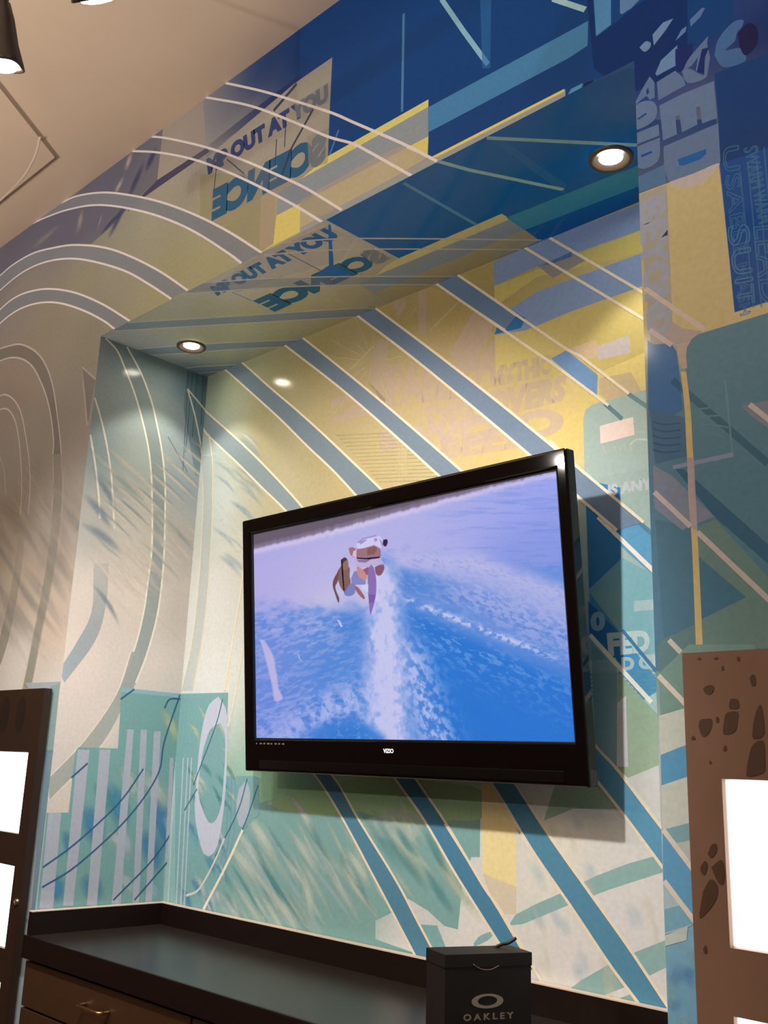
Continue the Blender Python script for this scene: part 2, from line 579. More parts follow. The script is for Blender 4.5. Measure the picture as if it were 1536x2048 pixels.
# arcs: pairs of pale lines with a greyer band between
ARCS = [
    (c1((970, 360), (1150, 400), (1300, 445), (1455, 495)) + c2((230, 535), (300, 565), (460, 635), (602, 708)), c1((890, 425), (1100, 465), (1300, 540), (1440, 600)) + c2((230, 630), (300, 665), (490, 772)), 0),
    (c1((630, 600), (720, 605), (900, 645), (1060, 700), (1200, 760), (1340, 825), (1500, 922)), c1((555, 662), (700, 670), (850, 700), (1000, 755), (1150, 825), (1300, 905), (1415, 975)), .18),
    (c1((270, 890), (340, 860), (450, 845), (560, 855), (700, 885), (850, 940), (1000, 1015), (1150, 1110)), c1((125, 990), (200, 955), (300, 920), (420, 900), (550, 912), (700, 950), (850, 1015), (1000, 1110), (1060, 1155)), .75),
    (c1((-60, 1260), (0, 1210), (60, 1160), (150, 1110), (250, 1085), (330, 1075), (450, 1085), (560, 1120), (700, 1190), (825, 1275)), c1((-60, 1340), (0, 1275), (100, 1195), (200, 1150), (310, 1135), (420, 1150), (550, 1190), (650, 1245), (752, 1312)), .75),
    (c1((-60, 1430), (0, 1360), (60, 1310), (130, 1280), (220, 1268), (330, 1285), (450, 1335), (572, 1410)), c1((-60, 1490), (0, 1420), (80, 1360), (170, 1330), (260, 1330), (360, 1360), (450, 1405), (505, 1445)), .7),
]
for A, B, al in ARCS:
    if al:
        F.band(A, B, (124, 116, 114), al)
for A, B, al in ARCS:
    F.line(A, .0072, (198, 172, 158))
    F.line(B, .0072, (198, 172, 158))
A6 = c4((-40, 265), (0, 250), (60, 232), (110, 228), (170, 255), (215, 300), (250, 370), (275, 460), (290, 560), (305, 680), (315, 790))
B6 = c4((-40, 330), (0, 312), (60, 295), (120, 305), (170, 345), (210, 420), (240, 500), (262, 600), (275, 720), (272, 790))
F.band(A6, B6, (118, 104, 92), .4)
A6b = c4((315, 790), (322, 1000), (290, 1330), (215, 1700), (165, 1960), (120, 2150)); B6b = c4((272, 790), (272, 1000), (240, 1330), (165, 1750), (122, 1960), (80, 2150))
F.band(A6b, B6b, (160, 152, 132), .15, PEACH, .8)
A7 = c4((-60, 500), (0, 490), (30, 485), (70, 510), (105, 570), (130, 680), (150, 830), (155, 960), (145, 1100)); B7 = c4((-60, 565), (0, 560), (40, 560), (75, 610), (95, 700), (108, 830), (112, 970), (105, 1100))
F.band(c4((130, 1200), (100, 1450), (40, 1750), (-40, 1980)), c4((95, 1200), (60, 1450), (0, 1720), (-80, 1950)), (165, 152, 132), .1, PEACH, .7)
for L_ in (A6, B6, A7, B7):
    F.line(L_, .0065, (188, 160, 145), .75)
F.line(A6b, .008, (228, 205, 180), .4, PEACH)
F.line(B6b, .008, (225, 200, 178), .4, PEACH)
F.line(c4((0, 800), (20, 870), (32, 1000)), .006, (180, 155, 140), .6)
F.line(c4((490, 408), (420, 345), (432, 470), (447, 640)), .008, (178, 152, 138), .8, None, True)
F.poly(c4((420, 345), (490, 405), (447, 640)), (118, 102, 96), .35)
F.poly(c1((480, 1440), (505, 1450), (470, 1500), (450, 1700), (430, 1700)), (160, 130, 75), .4)
# brush strokes
FL_, FD_ = (214, 196, 178), (164, 156, 144)
strokes(F, 26, (0, 140), (880, 1010), (.55, .83), (90, 170), (.02, .045), [(178, 152, 132), (168, 144, 126), (150, 134, 118)], (.15, .32), .08)
strokes(F, 40, (-40, 130), (990, 1200), (.52, .85), (90, 190), (.025, .06), [FL_, FL_, FL_, FD_], (.2, .42), .08, PEACH)
# lower left: steps and upright stripes
F.poly(d2((140, 180), (335, 172), (320, 215), (160, 210)), (178, 178, 180), .8, PEACH)
F.poly(d2((275, 200), (330, 180), (290, 560), (225, 600)), (146, 164, 158), .95, PEACH)
F.poly(d2((262, 560), (275, 900), (232, 1370), (200, 2048), (20, 2048), (180, 1100)), (176, 178, 176), .75, PEACH)
for x0, x1, c in ((-10, 12, (130, 156, 164)), (22, 36, (200, 198, 192)), (44, 58, (128, 142, 148))):
    F.poly([(100 + x0, 1500), (100 + x1, 1500), (72 + x1, 1830), (72 + x0, 1830)], c, .7, PEACH)
for k in range(16):
    x, y = random.uniform(20, 90), random.uniform(1830, 2040)
    F.wisp((x, y), (x + random.uniform(10, 50), y + random.uniform(30, 90)), random.uniform(.015, .04), random.choice([(205, 200, 188), (118, 146, 142), (112, 138, 148)]), .5, .1, PEACH)

# ---- front wall, right of the niche
F.poly(c3((600, 1130), (1175, 962), (1268, 1830), (1463, 1772), (1900, 1620), (1900, 1800), (1120, 2000), (930, 2080), (760, 2120)), (188, 166, 116), 1, WR)
F.poly(c3((1180, 960), (1900, 700), (1900, 1620), (1268, 1828)), (14, 68, 128), 1, WR)
F.poly(c3((690, 1140), (1172, 962), (1160, 700), (640, 700)), (14, 66, 122), .6, WR)
F.poly(c3((700, 1140), (870, 1080), (905, 1880), (910, 2000), (780, 2030)), (172, 160, 140), .8, WR)
F.poly(c3((780, 1900), (900, 1880), (960, 1920), (1080, 1940), (1000, 2000), (985, 2060), (920, 2060), (890, 2000), (790, 2010)), (180, 160, 150), .8, WR)
F.poly(c3((1150, 430), (1900, 150), (1900, 720), (1180, 960), (1172, 700)), (10, 56, 106), .85)
LAV = (92, 106, 132)
F.poly(e4((100, 1760), (440, 1600), (450, 1790), (170, 1880)), (90, 118, 150), .7)
F.text('BEYOND', c3((868, 1120), (900, 1930), (760, 1990), (690, 1190)), (160, 158, 170), .9, .06, WR)
# big words running down the wall: letters measured one by one
F.curve_poly(e4((88, 1150), (130, 1050), (220, 990), (320, 990), (360, 1060), (340, 1160), (250, 1230), (150, 1265), (100, 1220)), LAV)
F.poly(e4((165, 1160), (250, 1100), (262, 1115), (180, 1168)), (14, 64, 118))
F.poly(e4((110, 1320), (375, 1210), (385, 1320), (125, 1425)), LAV)
F.poly(e4((128, 1445), (388, 1340), (392, 1500), (370, 1570), (310, 1620), (230, 1648), (160, 1632), (140, 1560)), LAV)
F.poly(e4((200, 1515), (305, 1470), (315, 1490), (212, 1535)), (14, 64, 118))
F.poly(e4((130, 1040), (210, 880), (290, 745), (335, 800), (340, 950), (290, 975), (262, 935), (225, 960)), LAV, .92)
F.poly(e4((255, 890), (275, 850), (285, 900), (262, 930)), (14, 50, 105))
F.poly(e4((425, 1430), (958, 1200), (980, 1580), (850, 1650), (700, 1760), (560, 1790), (470, 1760), (430, 1640)), LAV)
F.curve_poly(e4((480, 1775), (720, 1690), (965, 1590), (900, 1700), (760, 1800), (640, 1830), (540, 1820)), (188, 168, 158), .95, WR)
F.poly(e4((562, 1560), (590, 1545), (840, 1450), (840, 1500), (790, 1550), (620, 1615), (580, 1612)), (18, 84, 140))
F.poly(e4((385, 1030), (600, 920), (915, 790), (948, 1150), (800, 1205), (780, 1035), (740, 1045), (755, 1215), (605, 1290), (580, 1120), (540, 1135), (555, 1310), (420, 1370)), LAV)
F.poly(e4((360, 800), (540, 690), (620, 760), (640, 830), (375, 980)), LAV, .92)
F.poly(e4((345, 720), (400, 590), (560, 440), (545, 640), (360, 740)), (98, 122, 152), .9)
F.poly(e4((610, 700), (660, 580), (860, 350), (850, 430), (880, 560), (850, 740), (800, 730), (740, 690), (760, 560), (700, 640)), LAV, .85)
F.curve_poly(e4((600, 690), (680, 670), (790, 730), (850, 740), (800, 780), (700, 810), (640, 790)), LAV, .9)
F.curve_poly(e4((540, 480), (620, 470), (700, 420), (700, 520), (620, 650), (600, 700), (545, 640)), (16, 36, 88), .9)
F.poly(e4((800, 480), (870, 460), (830, 560), (820, 730), (750, 700)), (16, 36, 88), .9)
F.poly(e4((540, 400), (600, 290), (650, 255), (640, 310)), (92, 114, 150), .85)
F.poly(e4((318, 340), (420, 220), (520, 180), (450, 290), (330, 445)), (104, 124, 152), .85)
F.curve_poly(e4((190, 465), (250, 405), (300, 420), (290, 470), (240, 505)), (104, 124, 150), .85)
F.poly(e4((680, 195), (800, 75), (830, 80), (780, 170), (690, 260)), (84, 104, 142), .85)
F.poly(e4((0, 0), (190, 0), (110, 80), (20, 140), (0, 130)), (92, 116, 148), .8)
F.curve_poly(e4((920, 540), (960, 380), (1100, 220), (1200, 195), (1190, 260), (1140, 320), (1120, 400), (1030, 490), (1170, 470), (1230, 570), (1150, 630), (1000, 650)), (66, 96, 135), .85)
F.curve_poly(e4((1150, 330), (1240, 230), (1330, 260), (1340, 420), (1230, 540), (1170, 460)), (18, 24, 62), .9)
# outlined lettering
OUTL = (78, 128, 175)
F.text('USABLE MASH', c3((1290, 850), (1360, 1830), (1300, 1850), (1195, 870)), OUTL, .55, 0, WR, .0018)
F.text('SWARM WARM', c3((1400, 850), (1480, 1290), (1410, 1310), (1320, 870)), OUTL, .55, 0, WR, .0018)
F.text('SUIT', c3((1350, 1310), (1385, 1770), (1290, 1790), (1225, 1330)), OUTL, .75, 0, WR, .0022)
F.text('LEAD', c3((1500, 1320), (1560, 1760), (1420, 1780), (1380, 1330)), OUTL, .6, 0, WR, .0022)
for xx in (1300, 1345, 1395, 1440):
    F.line(c3((xx, 860 + (1440 - xx)), (xx + 80, 1800)), .003, OUTL, .4, WR, True)
# teal block with a rounded corner
F.poly(c6((690, 1000), (695, 300), (702, 240), (725, 200), (760, 175), (1116, 66), (1600, -80), (1600, 1900), (760, 1900)), (90, 122, 132), .96, WR)
F.poly(c6((500, 205), (530, 228), (620, 222), (650, 265), (690, 560), (720, 1000), (770, 1900), (500, 1900)), (92, 124, 138), .9, WR)
F.poly(c6((500, 215), (530, 228), (620, 222), (648, 262), (680, 560), (560, 640), (505, 560)), (62, 108, 152), .9, WR)
F.poly(c6((510, 560), (690, 600), (700, 800), (540, 840)), (86, 118, 142), .6, WR)
F.poly(e6((580, 1000), (830, 1060), (870, 1900), (640, 1880), (600, 1400)), (96, 130, 142), .6, WR)
F.poly(e6((870, 1060), (1010, 1000), (1387, 1420), (1600, 1560), (1600, 2000), (900, 2000)), (122, 146, 132), .7, WR)
F.poly(e6((890, 1270), (1230, 1560), (910, 1720)), (80, 118, 135), .8, WR)
F.poly(e6((600, 1880), (900, 1740), (920, 2300), (610, 2300)), (118, 142, 132), .6, WR)
F.poly(e6((720, 640), (780, 640), (1387, 1180), (1600, 1400), (1600, 1560), (1387, 1320), (1000, 980)), (66, 108, 132), .55, WR)
F.line(e6((700, 0), (1387, 600)), .012, (60, 100, 120), .35, WR, True)
F.poly(e6((560, 610), (700, 690), (1005, 982), (875, 1030), (770, 1078), (570, 920)), (140, 142, 152), .75, WR)
F.poly(e6((700, 615), (1135, 520), (1142, 552), (705, 642)), (140, 146, 172), .85, WR)
for k in range(5):
    F.line(e6((870, 210 + 70 * k), (960, 200 + 60 * k), (1100, 170 + 85 * k)), .003, (110, 150, 155), .6, WR)
    F.line(e6((560, 300 + 50 * k), (640, 320 + 50 * k), (760, 310 + 50 * k)), .003, (60, 100, 140), .6, WR)
F.line(e6((1080, 0), (1130, 520)), .003, (115, 155, 160), .7, WR, True)
F.band(e6((760, -60), (788, 200), (800, 450), (808, 600), (820, 900), (842, 1200), (872, 1990)), e6((800, -60), (830, 200), (845, 450), (855, 650), (866, 900), (886, 1200), (922, 1990)), (200, 172, 115), .95, WR)
F.band(c6((650, 225), (655, 265), (672, 350)), c6((715, 215), (697, 262), (702, 350)), (182, 160, 140), .9, WR)
F.poly(e6((808, 560), (855, 560), (880, 1080), (832, 1060)), (185, 160, 165), .75, WR)
WHT = (196, 176, 178)
F.line(e6((570, 805), (830, 1052)), .0085, WHT, .9, WR, True)
F.line(e6((880, 1092), (1700, 1870)), .0085, WHT, .9, WR, True)
F.poly(e6((1195, 185), (1387, 150), (1600, 300), (1600, 560), (1387, 345), (1255, 250)), (150, 146, 150), .6, WR)
F.line(e6((1255, 175), (1600, 450)), .0085, WHT, .9, WR, True)
F.line(e6((675, 1868), (800, 2000)), .0085, (205, 200, 200), .9, WR, True)
F.line(c3((745, 1690), (1095, 1932)), .0085, (205, 180, 160), .9, WR, True)
F.line(c3((770, 1930), (900, 2020)), .0085, (200, 175, 165), .9, WR, True)
# right of the niche, lower part: slanting stripes
WW = (188, 184, 186)
F.poly(d4((870, 130), (1035, -30), (1400, -30), (1400, 200), (1040, 310), (880, 355)), (122, 146, 130), .9, WR)
F.poly(d4((870, 360), (1035, 312), (1500, 170), (1500, 360), (1040, 512), (880, 575)), WW, 1, WR)
F.poly(d4((880, 575), (1040, 512), (1500, 360), (1500, 540), (1040, 690), (885, 742)), (92, 140, 168), 1, WR)
F.poly(d4((885, 742), (1040, 690), (1500, 540), (1500, 800), (1045, 945), (890, 985)), WW, 1, WR)
F.poly(d4((890, 985), (1045, 945), (1500, 800), (1500, 920), (1050, 1040), (950, 1062)), (122, 150, 148), 1, WR)
F.poly(d4((890, 985), (960, 1062), (1060, 1200), (1700, 2050), (1700, 2300), (1058, 1490), (895, 1260)), (96, 142, 172), 1, WR)
F.poly(d4((950, 1062), (1050, 1040), (1500, 920), (1500, 1750), (1060, 1200)), WW, .8, WR)
F.poly(d4((895, 1260), (1058, 1490), (1050, 1510), (900, 1560)), (160, 172, 182), 1, WR)
F.poly(d4((900, 1420), (1000, 1395), (1058, 1490), (1058, 1500), (905, 1548)), (116, 152, 160), 1, WR)
F.poly(d4((900, 1565), (1030, 1512), (1022, 1590), (905, 1622)), (180, 180, 182), 1, WR)
F.line(d4((868, 140), (1035, 315)), .0085, (208, 196, 196), 1, WR, True)
F.line(d4((895, 985), (1500, 1790)), .0085, (208, 196, 196), 1, WR, True)
F.line(d4((900, 1265), (1500, 2060)), .0085, (208, 196, 196), 1, WR, True)
for k in range(10):
    x, y = random.uniform(1335, 1380), random.uniform(1880, 2040)
    F.wisp((x, y), (x + random.uniform(-30, 40), y + random.uniform(30, 80)), .03, random.choice([(150, 175, 182), (100, 140, 160)]), .4, .1, WR)
wall_front = F.build('wall_front', PRINT)

# ---- niche soffit ------------------------------------------------------------
S = Surface(2, ZS, -1, [(0, 0, W, D)], WS)
S.base([(240, 680, (120, 120, 112)), (300, 700, (118, 120, 112)), (330, 640, (124, 122, 100)), (420, 690, (122, 120, 90)), (400, 740, (95, 102, 98)), (480, 640, (126, 124, 92)), (560, 560, (140, 132, 112)), (460, 560, (138, 130, 112)),
        (600, 620, (128, 122, 88)), (700, 620, (125, 118, 85)), (640, 500, (140, 130, 112)), (760, 580, (118, 112, 84)), (900, 520, (120, 112, 80)), (900, 400, (6, 66, 106)), (1100, 300, (10, 74, 122)), (1230, 250, (28, 66, 115)), (1100, 400, (8, 76, 120))], cell=0.04)
S.poly(c2((115, 965), (600, 700), (1160, 420), (1260, 370), (1440, 300), (1520, 300), (1520, 920), (1050, 1056), (885, 940), (430, 1135)), (6, 66, 106))
S.poly(c2((380, 1165), (430, 1135), (885, 938), (925, 962), (420, 1190), (320, 1220)), (150, 135, 88))
S.poly(c2((250, 1250), (320, 1215), (925, 960), (985, 1008), (440, 1250), (330, 1285)), (104, 112, 112), .9)
S.poly(c2((330, 1285), (985, 1008), (1052, 1056), (700, 1200), (430, 1300)), (128, 118, 82), .9)
S.poly(c2((905, 955), (1520, 710), (1520, 805), (985, 1010)), (42, 105, 122), .85)
S.poly(c2((840, 615), (900, 620), (1170, 810), (1160, 850)), (40, 92, 130), .5)
S.line(c2((600, 706), (740, 745), (1155, 832)), .012, (110, 135, 155), .9, None, True)
S.line(c2((820, 605), (1480, 637)), .012, (105, 132, 155), .85, None, True)
S.line(c2((455, 803), (775, 987)), .010, (62, 105, 135), .9, None, True)
S.line(c2((130, 980), (440, 1140)), .006, (150, 145, 135), .7, None, True)
S.poly(e5((60, 1820), (460, 1545), (950, 1345), (1150, 1440), (1050, 1600), (500, 1760), (300, 1840)), (148, 142, 130), .6)
S.text('MP OUT AT YOU', e5((70, 1800), (925, 1362), (1055, 1425), (130, 1870)), (28, 72, 105), .95, .075)
S.text('SCIENCE', e5((1285, 1510), (388, 1905), (560, 1988), (1425, 1592)), (20, 70, 92), .95, .075)
S.poly(e5((1180, 1540), (1320, 1500), (1430, 1590), (1300, 1640)), (140, 132, 112), .35)
S.poly(e5((955, 1335), (975, 1340), (995, 1640), (1145, 1720), (990, 1720), (820, 1735), (960, 1640)), (10, 72, 118))
S.poly(e5((1020, 1830), (1180, 1800), (1400, 1930), (1250, 1960), (1000, 1880)), (158, 136, 108), .5)
S.line(e5((650, 1550), (900, 1680)), .004, (60, 80, 100), .6, None, True)
S.line(e5((240, 1840), (390, 1905)), .004, (60, 80, 100), .6, None, True)
SP = [([(556, 486), (669, 478), (800, 477), (1082, 480)], [(528, 510), (642, 501), (760, 498), (1058, 499)], 0),
      ([(380, 568), (534, 557), (700, 553), (916, 553)], [(360, 588), (588, 573), (800, 569), (878, 570)], .35),
      ([(255, 645), (460, 633), (700, 617), (757, 619)], [(225, 662), (460, 648), (700, 634), (719, 634)], .7),
      ([(255, 700), (351, 692), (460, 685), (612, 679)], [(290, 710), (380, 706), (460, 699), (574, 693)], .7),
      ([(368, 737), (400, 733), (460, 730), (490, 730)], [(392, 747), (420, 744), (440, 743), (458, 742)], .7)]
for A, B, al in SP:
    if al:
        S.band(A, B, (102, 112, 116), al)
for A, B, al in SP:
    S.line(A, .007, (165, 160, 148), .85)
    S.line(B, .007, (165, 160, 148), .85)
trim_soffit = S.build('trim_1', PRINT)

# ---- left cheek of the niche ---------------------------------------------------
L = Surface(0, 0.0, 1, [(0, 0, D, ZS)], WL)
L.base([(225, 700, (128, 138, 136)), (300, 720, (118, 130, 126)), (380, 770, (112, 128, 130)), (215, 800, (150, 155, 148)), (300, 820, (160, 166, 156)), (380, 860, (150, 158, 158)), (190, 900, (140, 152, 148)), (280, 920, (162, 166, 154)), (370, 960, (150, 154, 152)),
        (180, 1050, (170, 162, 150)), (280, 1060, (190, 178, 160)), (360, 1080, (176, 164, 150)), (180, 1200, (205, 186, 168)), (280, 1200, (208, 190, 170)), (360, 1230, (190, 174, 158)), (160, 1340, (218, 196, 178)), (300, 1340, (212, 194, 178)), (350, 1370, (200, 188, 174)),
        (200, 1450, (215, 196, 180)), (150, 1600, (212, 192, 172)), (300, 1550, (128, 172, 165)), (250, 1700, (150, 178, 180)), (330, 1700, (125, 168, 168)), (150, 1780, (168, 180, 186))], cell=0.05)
L.band(c4((655, 245), (720, 370), (770, 500), (800, 620), (830, 780), (845, 940), (845, 1100), (840, 1300), (825, 1480), (800, 1640), (750, 1820), (695, 1960), (640, 2080)),
       c4((540, 195), (600, 260), (640, 350), (690, 480), (730, 620), (760, 760), (775, 900), (778, 1000), (780, 1150), (775, 1300), (755, 1460), (735, 1600), (690, 1780), (620, 1960), (585, 2050)), (158, 164, 156), .15, None, .95)
for pts, al in ((c4((540, 195), (600, 260), (640, 350), (690, 480), (730, 620), (760, 760), (775, 900), (778, 1000), (780, 1150), (775, 1300), (755, 1460), (735, 1600), (690, 1780), (620, 1960)), .95),
                (c4((650, 240), (720, 370), (770, 500), (800, 620), (830, 780), (845, 940), (845, 1100), (840, 1300), (825, 1480), (800, 1640), (750, 1820), (695, 1960)), .95),
                (c4((485, 500), (520, 620), (550, 760), (570, 900), (580, 1050), (585, 1170)), .9), (c4((463, 690), (490, 860), (505, 1000), (512, 1120)), .9)):
    L.line(pts, .0068, (232, 216, 190), al)
L.band(c4((555, 1350), (545, 1540), (490, 1740), (330, 1960)), c4((480, 1350), (470, 1590), (400, 1740), (300, 1900)), (162, 168, 166), .2, None, .95)
L.line(c4((360, 1500), (330, 1750), (305, 1930)), .0065, (236, 218, 190), .8)
L.line(d2((720, 10), (700, 60), (640, 240), (560, 370), (470, 490)) , .0065, (236, 218, 190), .9)
L.line(d2((470, 490), (380, 590), (270, 700), (240, 730)), .0065, (236, 218, 190), .9)
L.line(d2((660, 390), (560, 520), (390, 710), (250, 830)), .0065, (236, 218, 190), .8)
L.band(d2((720, 10), (640, 240), (470, 490), (270, 700)), d2((780, 10), (730, 180), (560, 510), (270, 820)), (176, 176, 164), .7)
# blue-green edge next to the corner
L.poly(c4((955, 360), (1075, 400), (1045, 900), (1000, 900), (940, 560)), (118, 148, 150), .5)
for a, b in (((965, 370), (935, 900)), ((985, 380), (950, 780)), ((1010, 380), (985, 700)), ((860, 700), (960, 880)), ((1040, 385), (1030, 640))):
    L.line(c4(a, b), .004, (88, 108, 122), .5, None, True)
L.line(c4((960, 455), (1000, 600), (1030, 760), (1040, 900)), .007, (228, 212, 188), .9)
L.line(c4((960, 455), (1060, 575)), .007, (228, 212, 188), .9, None, True)
LT, DK = (226, 208, 186), (150, 160, 156)
for k in range(12):
    x, y = 172 + 18 * k, 1000 - 12 * k
    L.wisp((x, y), (x + 104, y + 96), .024, LT, .6, .02)
    L.wisp((x + 10, y + 4), (x + 100, y + 86), .016, DK, .4, .02)
for k in range(10):
    x, y = 158 + 22 * k, 1090 - 6 * k
    L.wisp((x, y), (x + 96, y + 108), .028, LT, .5, .03)
strokes(L, 40, (165, 330), (890, 1230), (.72, .69), (70, 140), (.012, .028), [LT, LT, LT, DK], (.2, .42), .06)
for a, b, w in (((163, 985), (225, 1062), .04), ((158, 1045), (245, 1108), .04), ((182, 1165), (240, 1255), .024), ((186, 945), (232, 1022), .03)):
    L.wisp(a, b, w, (124, 142, 148), .6, .06)
# teal block in steps
TEAL = (122, 160, 152)
L.poly(d2((665, 205), (1010, 242), (1010, 1420), (200, 1420), (255, 890), (375, 890), (412, 555), (430, 532), (645, 540), (655, 390)), TEAL, .95)
q1 = view(0, 1348, .5)
for a, b, w, c in (((330, 520), (400, 700), .09, (78, 138, 172)), ((430, 430), (500, 640), .09, (80, 142, 168)), ((600, 480), (690, 740), .10, (72, 134, 176)), ((560, 620), (640, 800), .09, (72, 134, 176)), ((420, 640), (520, 700), .06, (196, 198, 190)), ((540, 380), (690, 560), .08, (190, 196, 182)),
                   ((470, 360), (560, 520), .07, (186, 194, 180)), ((200, 800), (240, 920), .07, (78, 140, 178)), ((330, 800), (400, 920), .08, (84, 148, 172)), ((440, 780), (560, 900), .06, (184, 196, 190)), ((560, 820), (650, 910), .07, (150, 186, 190)), ((650, 560), (720, 700), .05, (196, 198, 188)),
                   ((250, 620), (300, 760), .05, (80, 140, 170)), ((480, 600), (520, 760), .06, (180, 192, 190)), ((640, 130), (720, 300), .06, (190, 200, 160)), ((380, 430), (440, 560), .06, (92, 160, 150))):
    L.wisp(*q1(a, b), w, c, .75, .05)
L.poly(d2((665, 205), (1010, 242), (1010, 262), (665, 230)), (150, 185, 188), .8)
LAVS = (184, 182, 187)
for q in (((425, 545), (490, 548), (400, 1400), (345, 1400)), ((545, 545), (605, 545), (530, 1400), (475, 1400)), ((697, 435), (732, 435), (660, 1400), (610, 1400)), ((770, 437), (805, 437), (760, 1400), (725, 1400)),
          ((843, 445), (880, 445), (830, 1400), (795, 1400)), ((265, 890), (335, 890), (290, 1420), (215, 1420)), ((930, 590), (950, 590), (920, 1400), (890, 1400)), ((975, 590), (1000, 590), (990, 1400), (960, 1400))):
    L.poly(d2(*q), LAVS, .85)
for pts in (((235, 1190), (400, 1070), (590, 900), (690, 790), (785, 650)), ((230, 1300), (420, 1180), (690, 930), (860, 690), (900, 500), (985, 245)), ((620, 1370), (850, 1130), (1010, 880)), ((735, 1370), (900, 1180), (1010, 1050)), ((390, 700), (480, 620)), ((660, 270), (735, 215)), ((900, 320), (930, 270), (1000, 270))):
    L.line(d2(*pts), .006, (62, 98, 125), .85)
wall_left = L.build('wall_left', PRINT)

# ---- back wall of the niche -----------------------------------------------------
B = Surface(1, D, -1, [(0, 0, W, ZS)], WB)
B.base([(430, 790, (150, 158, 128)), (420, 900, (172, 182, 166)), (440, 1000, (190, 194, 178)), (420, 1200, (205, 200, 184)), (430, 1350, (205, 202, 186)), (470, 760, (160, 162, 122)), (540, 800, (160, 150, 102)), (520, 900, (170, 157, 114)), (560, 980, (176, 164, 124)),
        (640, 700, (164, 147, 97)), (700, 800, (172, 150, 102)), (650, 900, (171, 154, 106)), (720, 960, (182, 161, 109)), (800, 620, (164, 144, 90)), (860, 760, (180, 156, 108)), (900, 640, (171, 147, 91)), (980, 580, (166, 143, 83)), (1000, 800, (186, 161, 109)), (1000, 900, (192, 166, 103)),
        (1100, 760, (192, 169, 110)), (1150, 860, (210, 182, 104)), (1200, 700, (210, 186, 110)), (1260, 700, (223, 197, 113)), (1100, 560, (173, 154, 93)), (1230, 540, (186, 167, 112)), (1260, 460, (167, 156, 102)),
        (1220, 1000, (160, 176, 160)), (1260, 1100, (170, 186, 165)), (1260, 1250, (140, 178, 176)), (1200, 1300, (100, 150, 165)), (1270, 1400, (150, 178, 165)), (1290, 1560, (196, 194, 178)),
        (450, 1700, (108, 160, 152)), (500, 1800, (105, 158, 148)), (600, 1700, (112, 162, 152)), (700, 1750, (112, 162, 152)), (600, 1850, (105, 158, 150)), (560, 1620, (140, 180, 130)), (750, 1600, (150, 182, 135)), (900, 1650, (160, 184, 160)), (850, 1740, (125, 168, 152)),
        (980, 1700, (208, 200, 184)), (830, 1860, (205, 200, 184)), (950, 1850, (210, 203, 186)), (1100, 1750, (212, 204, 182)), (1150, 1900, (208, 200, 184)), (1100, 1680, (215, 205, 178)), (1250, 1750, (205, 198, 182)), (1250, 1850, (205, 198, 184)), (800, 1200, (200, 185, 140))], cell=0.05)
# upper right: slanting bands of blue and yellow
BG = (128, 146, 170)
B.poly(c2((848, 1150), (1050, 1060), (1500, 890), (1510, 1005), (1050, 1165), (853, 1255)), BG, .95)
B.poly(c2((853, 1255), (1510, 1005), (1515, 1105), (1040, 1215), (855, 1345)), (196, 178, 98), .95)
B.poly(c2((1040, 1165), (1190, 1110), (1260, 1140), (1110, 1220)), (150, 145, 150), .6)
B.poly(c2((1060, 1165), (1190, 1105), (1195, 1125), (1100, 1160)), (75, 120, 170), .6)
B.poly(c2((860, 1440), (900, 1370), (1040, 1280), (1515, 1105), (1520, 1250), (1350, 1310), (1180, 1370), (990, 1450), (855, 1470)), (132, 150, 172), .95)
B.poly(c2((853, 1468), (868, 1425), (940, 1368), (990, 1395), (970, 1440), (860, 1466)), (58, 112, 150), .95)
B.poly(c2((855, 1470), (990, 1450), (1350, 1310), (1520, 1250), (1530, 1540), (1300, 1640), (860, 1640)), (212, 190, 112), .8)
B.poly(c2((560, 1260), (850, 1150), (855, 1470), (700, 1300)), (190, 172, 110), .5)
B.poly(c6((90, 250), (240, 203), (245, 288), (95, 340)), (222, 192, 150), .8)
B.poly(c6((242, 238), (405, 178), (412, 270), (246, 308)), (205, 192, 178), .85)
B.poly(c6((250, 400), (415, 370), (470, 470), (300, 515), (250, 480)), (206, 182, 140), .7)
# ghost lettering
GH = (208, 182, 156)
B.poly(e3((790, 640), (960, 350), (1080, 440), (940, 740)), (206, 178, 150), .55)
B.poly(e3((940, 740), (1070, 540), (1072, 740)), (206, 178, 150), .55)
B.poly(e3((605, 260), (655, 245), (650, 540), (605, 510)), (206, 180, 152), .5)
B.poly(e3((290, 800), (340, 540), (420, 560), (400, 960), (520, 1040)), (206, 180, 150), .45)
B.text('DISCOVERS', e3((640, 960), (1520, 760), (1500, 930), (670, 1130)), GH, .45, .06)
B.text('S AVO O', e3((350, 1110), (1500, 960), (1500, 1140), (370, 1240)), GH, .55, .06)
B.text('FABLED', e3((410, 700), (1000, 680), (980, 900), (420, 960)), GH, .42, .06)
B.text('BEEB', e3((740, 1160), (1320, 1040), (1320, 1200), (740, 1290)), GH, .45, .06)
B.text('MYTHIC', e3((1040, 720), (1420, 640), (1420, 760), (1050, 850)), GH, .42, .06)
B.text('2', e3((60, 900), (330, 880), (330, 1010), (60, 1060)), GH, .42, .06)
B.text('9', e3((450, 300), (530, 300), (520, 400), (440, 420)), GH, .42, .06)
for k in range(16):
    a = math.radians(12 + k * 20)
    x, y = 640 + 330 * .3255, 500 + 690 * .3255
    B.line([(x + 20 * math.cos(a), y - 20 * math.sin(a)), (x + (60 + 40 * (k % 3)) * math.cos(a), y - (60 + 40 * (k % 3)) * math.sin(a))], .003, (214, 200, 160), .4, None, True)
for k in range(14):
    yy = 1140 + k * 22
    B.line(e3((100 + 20 * k, yy), (420 + 28 * k, yy - 15)), .003, (170, 155, 100), .4, None, True)
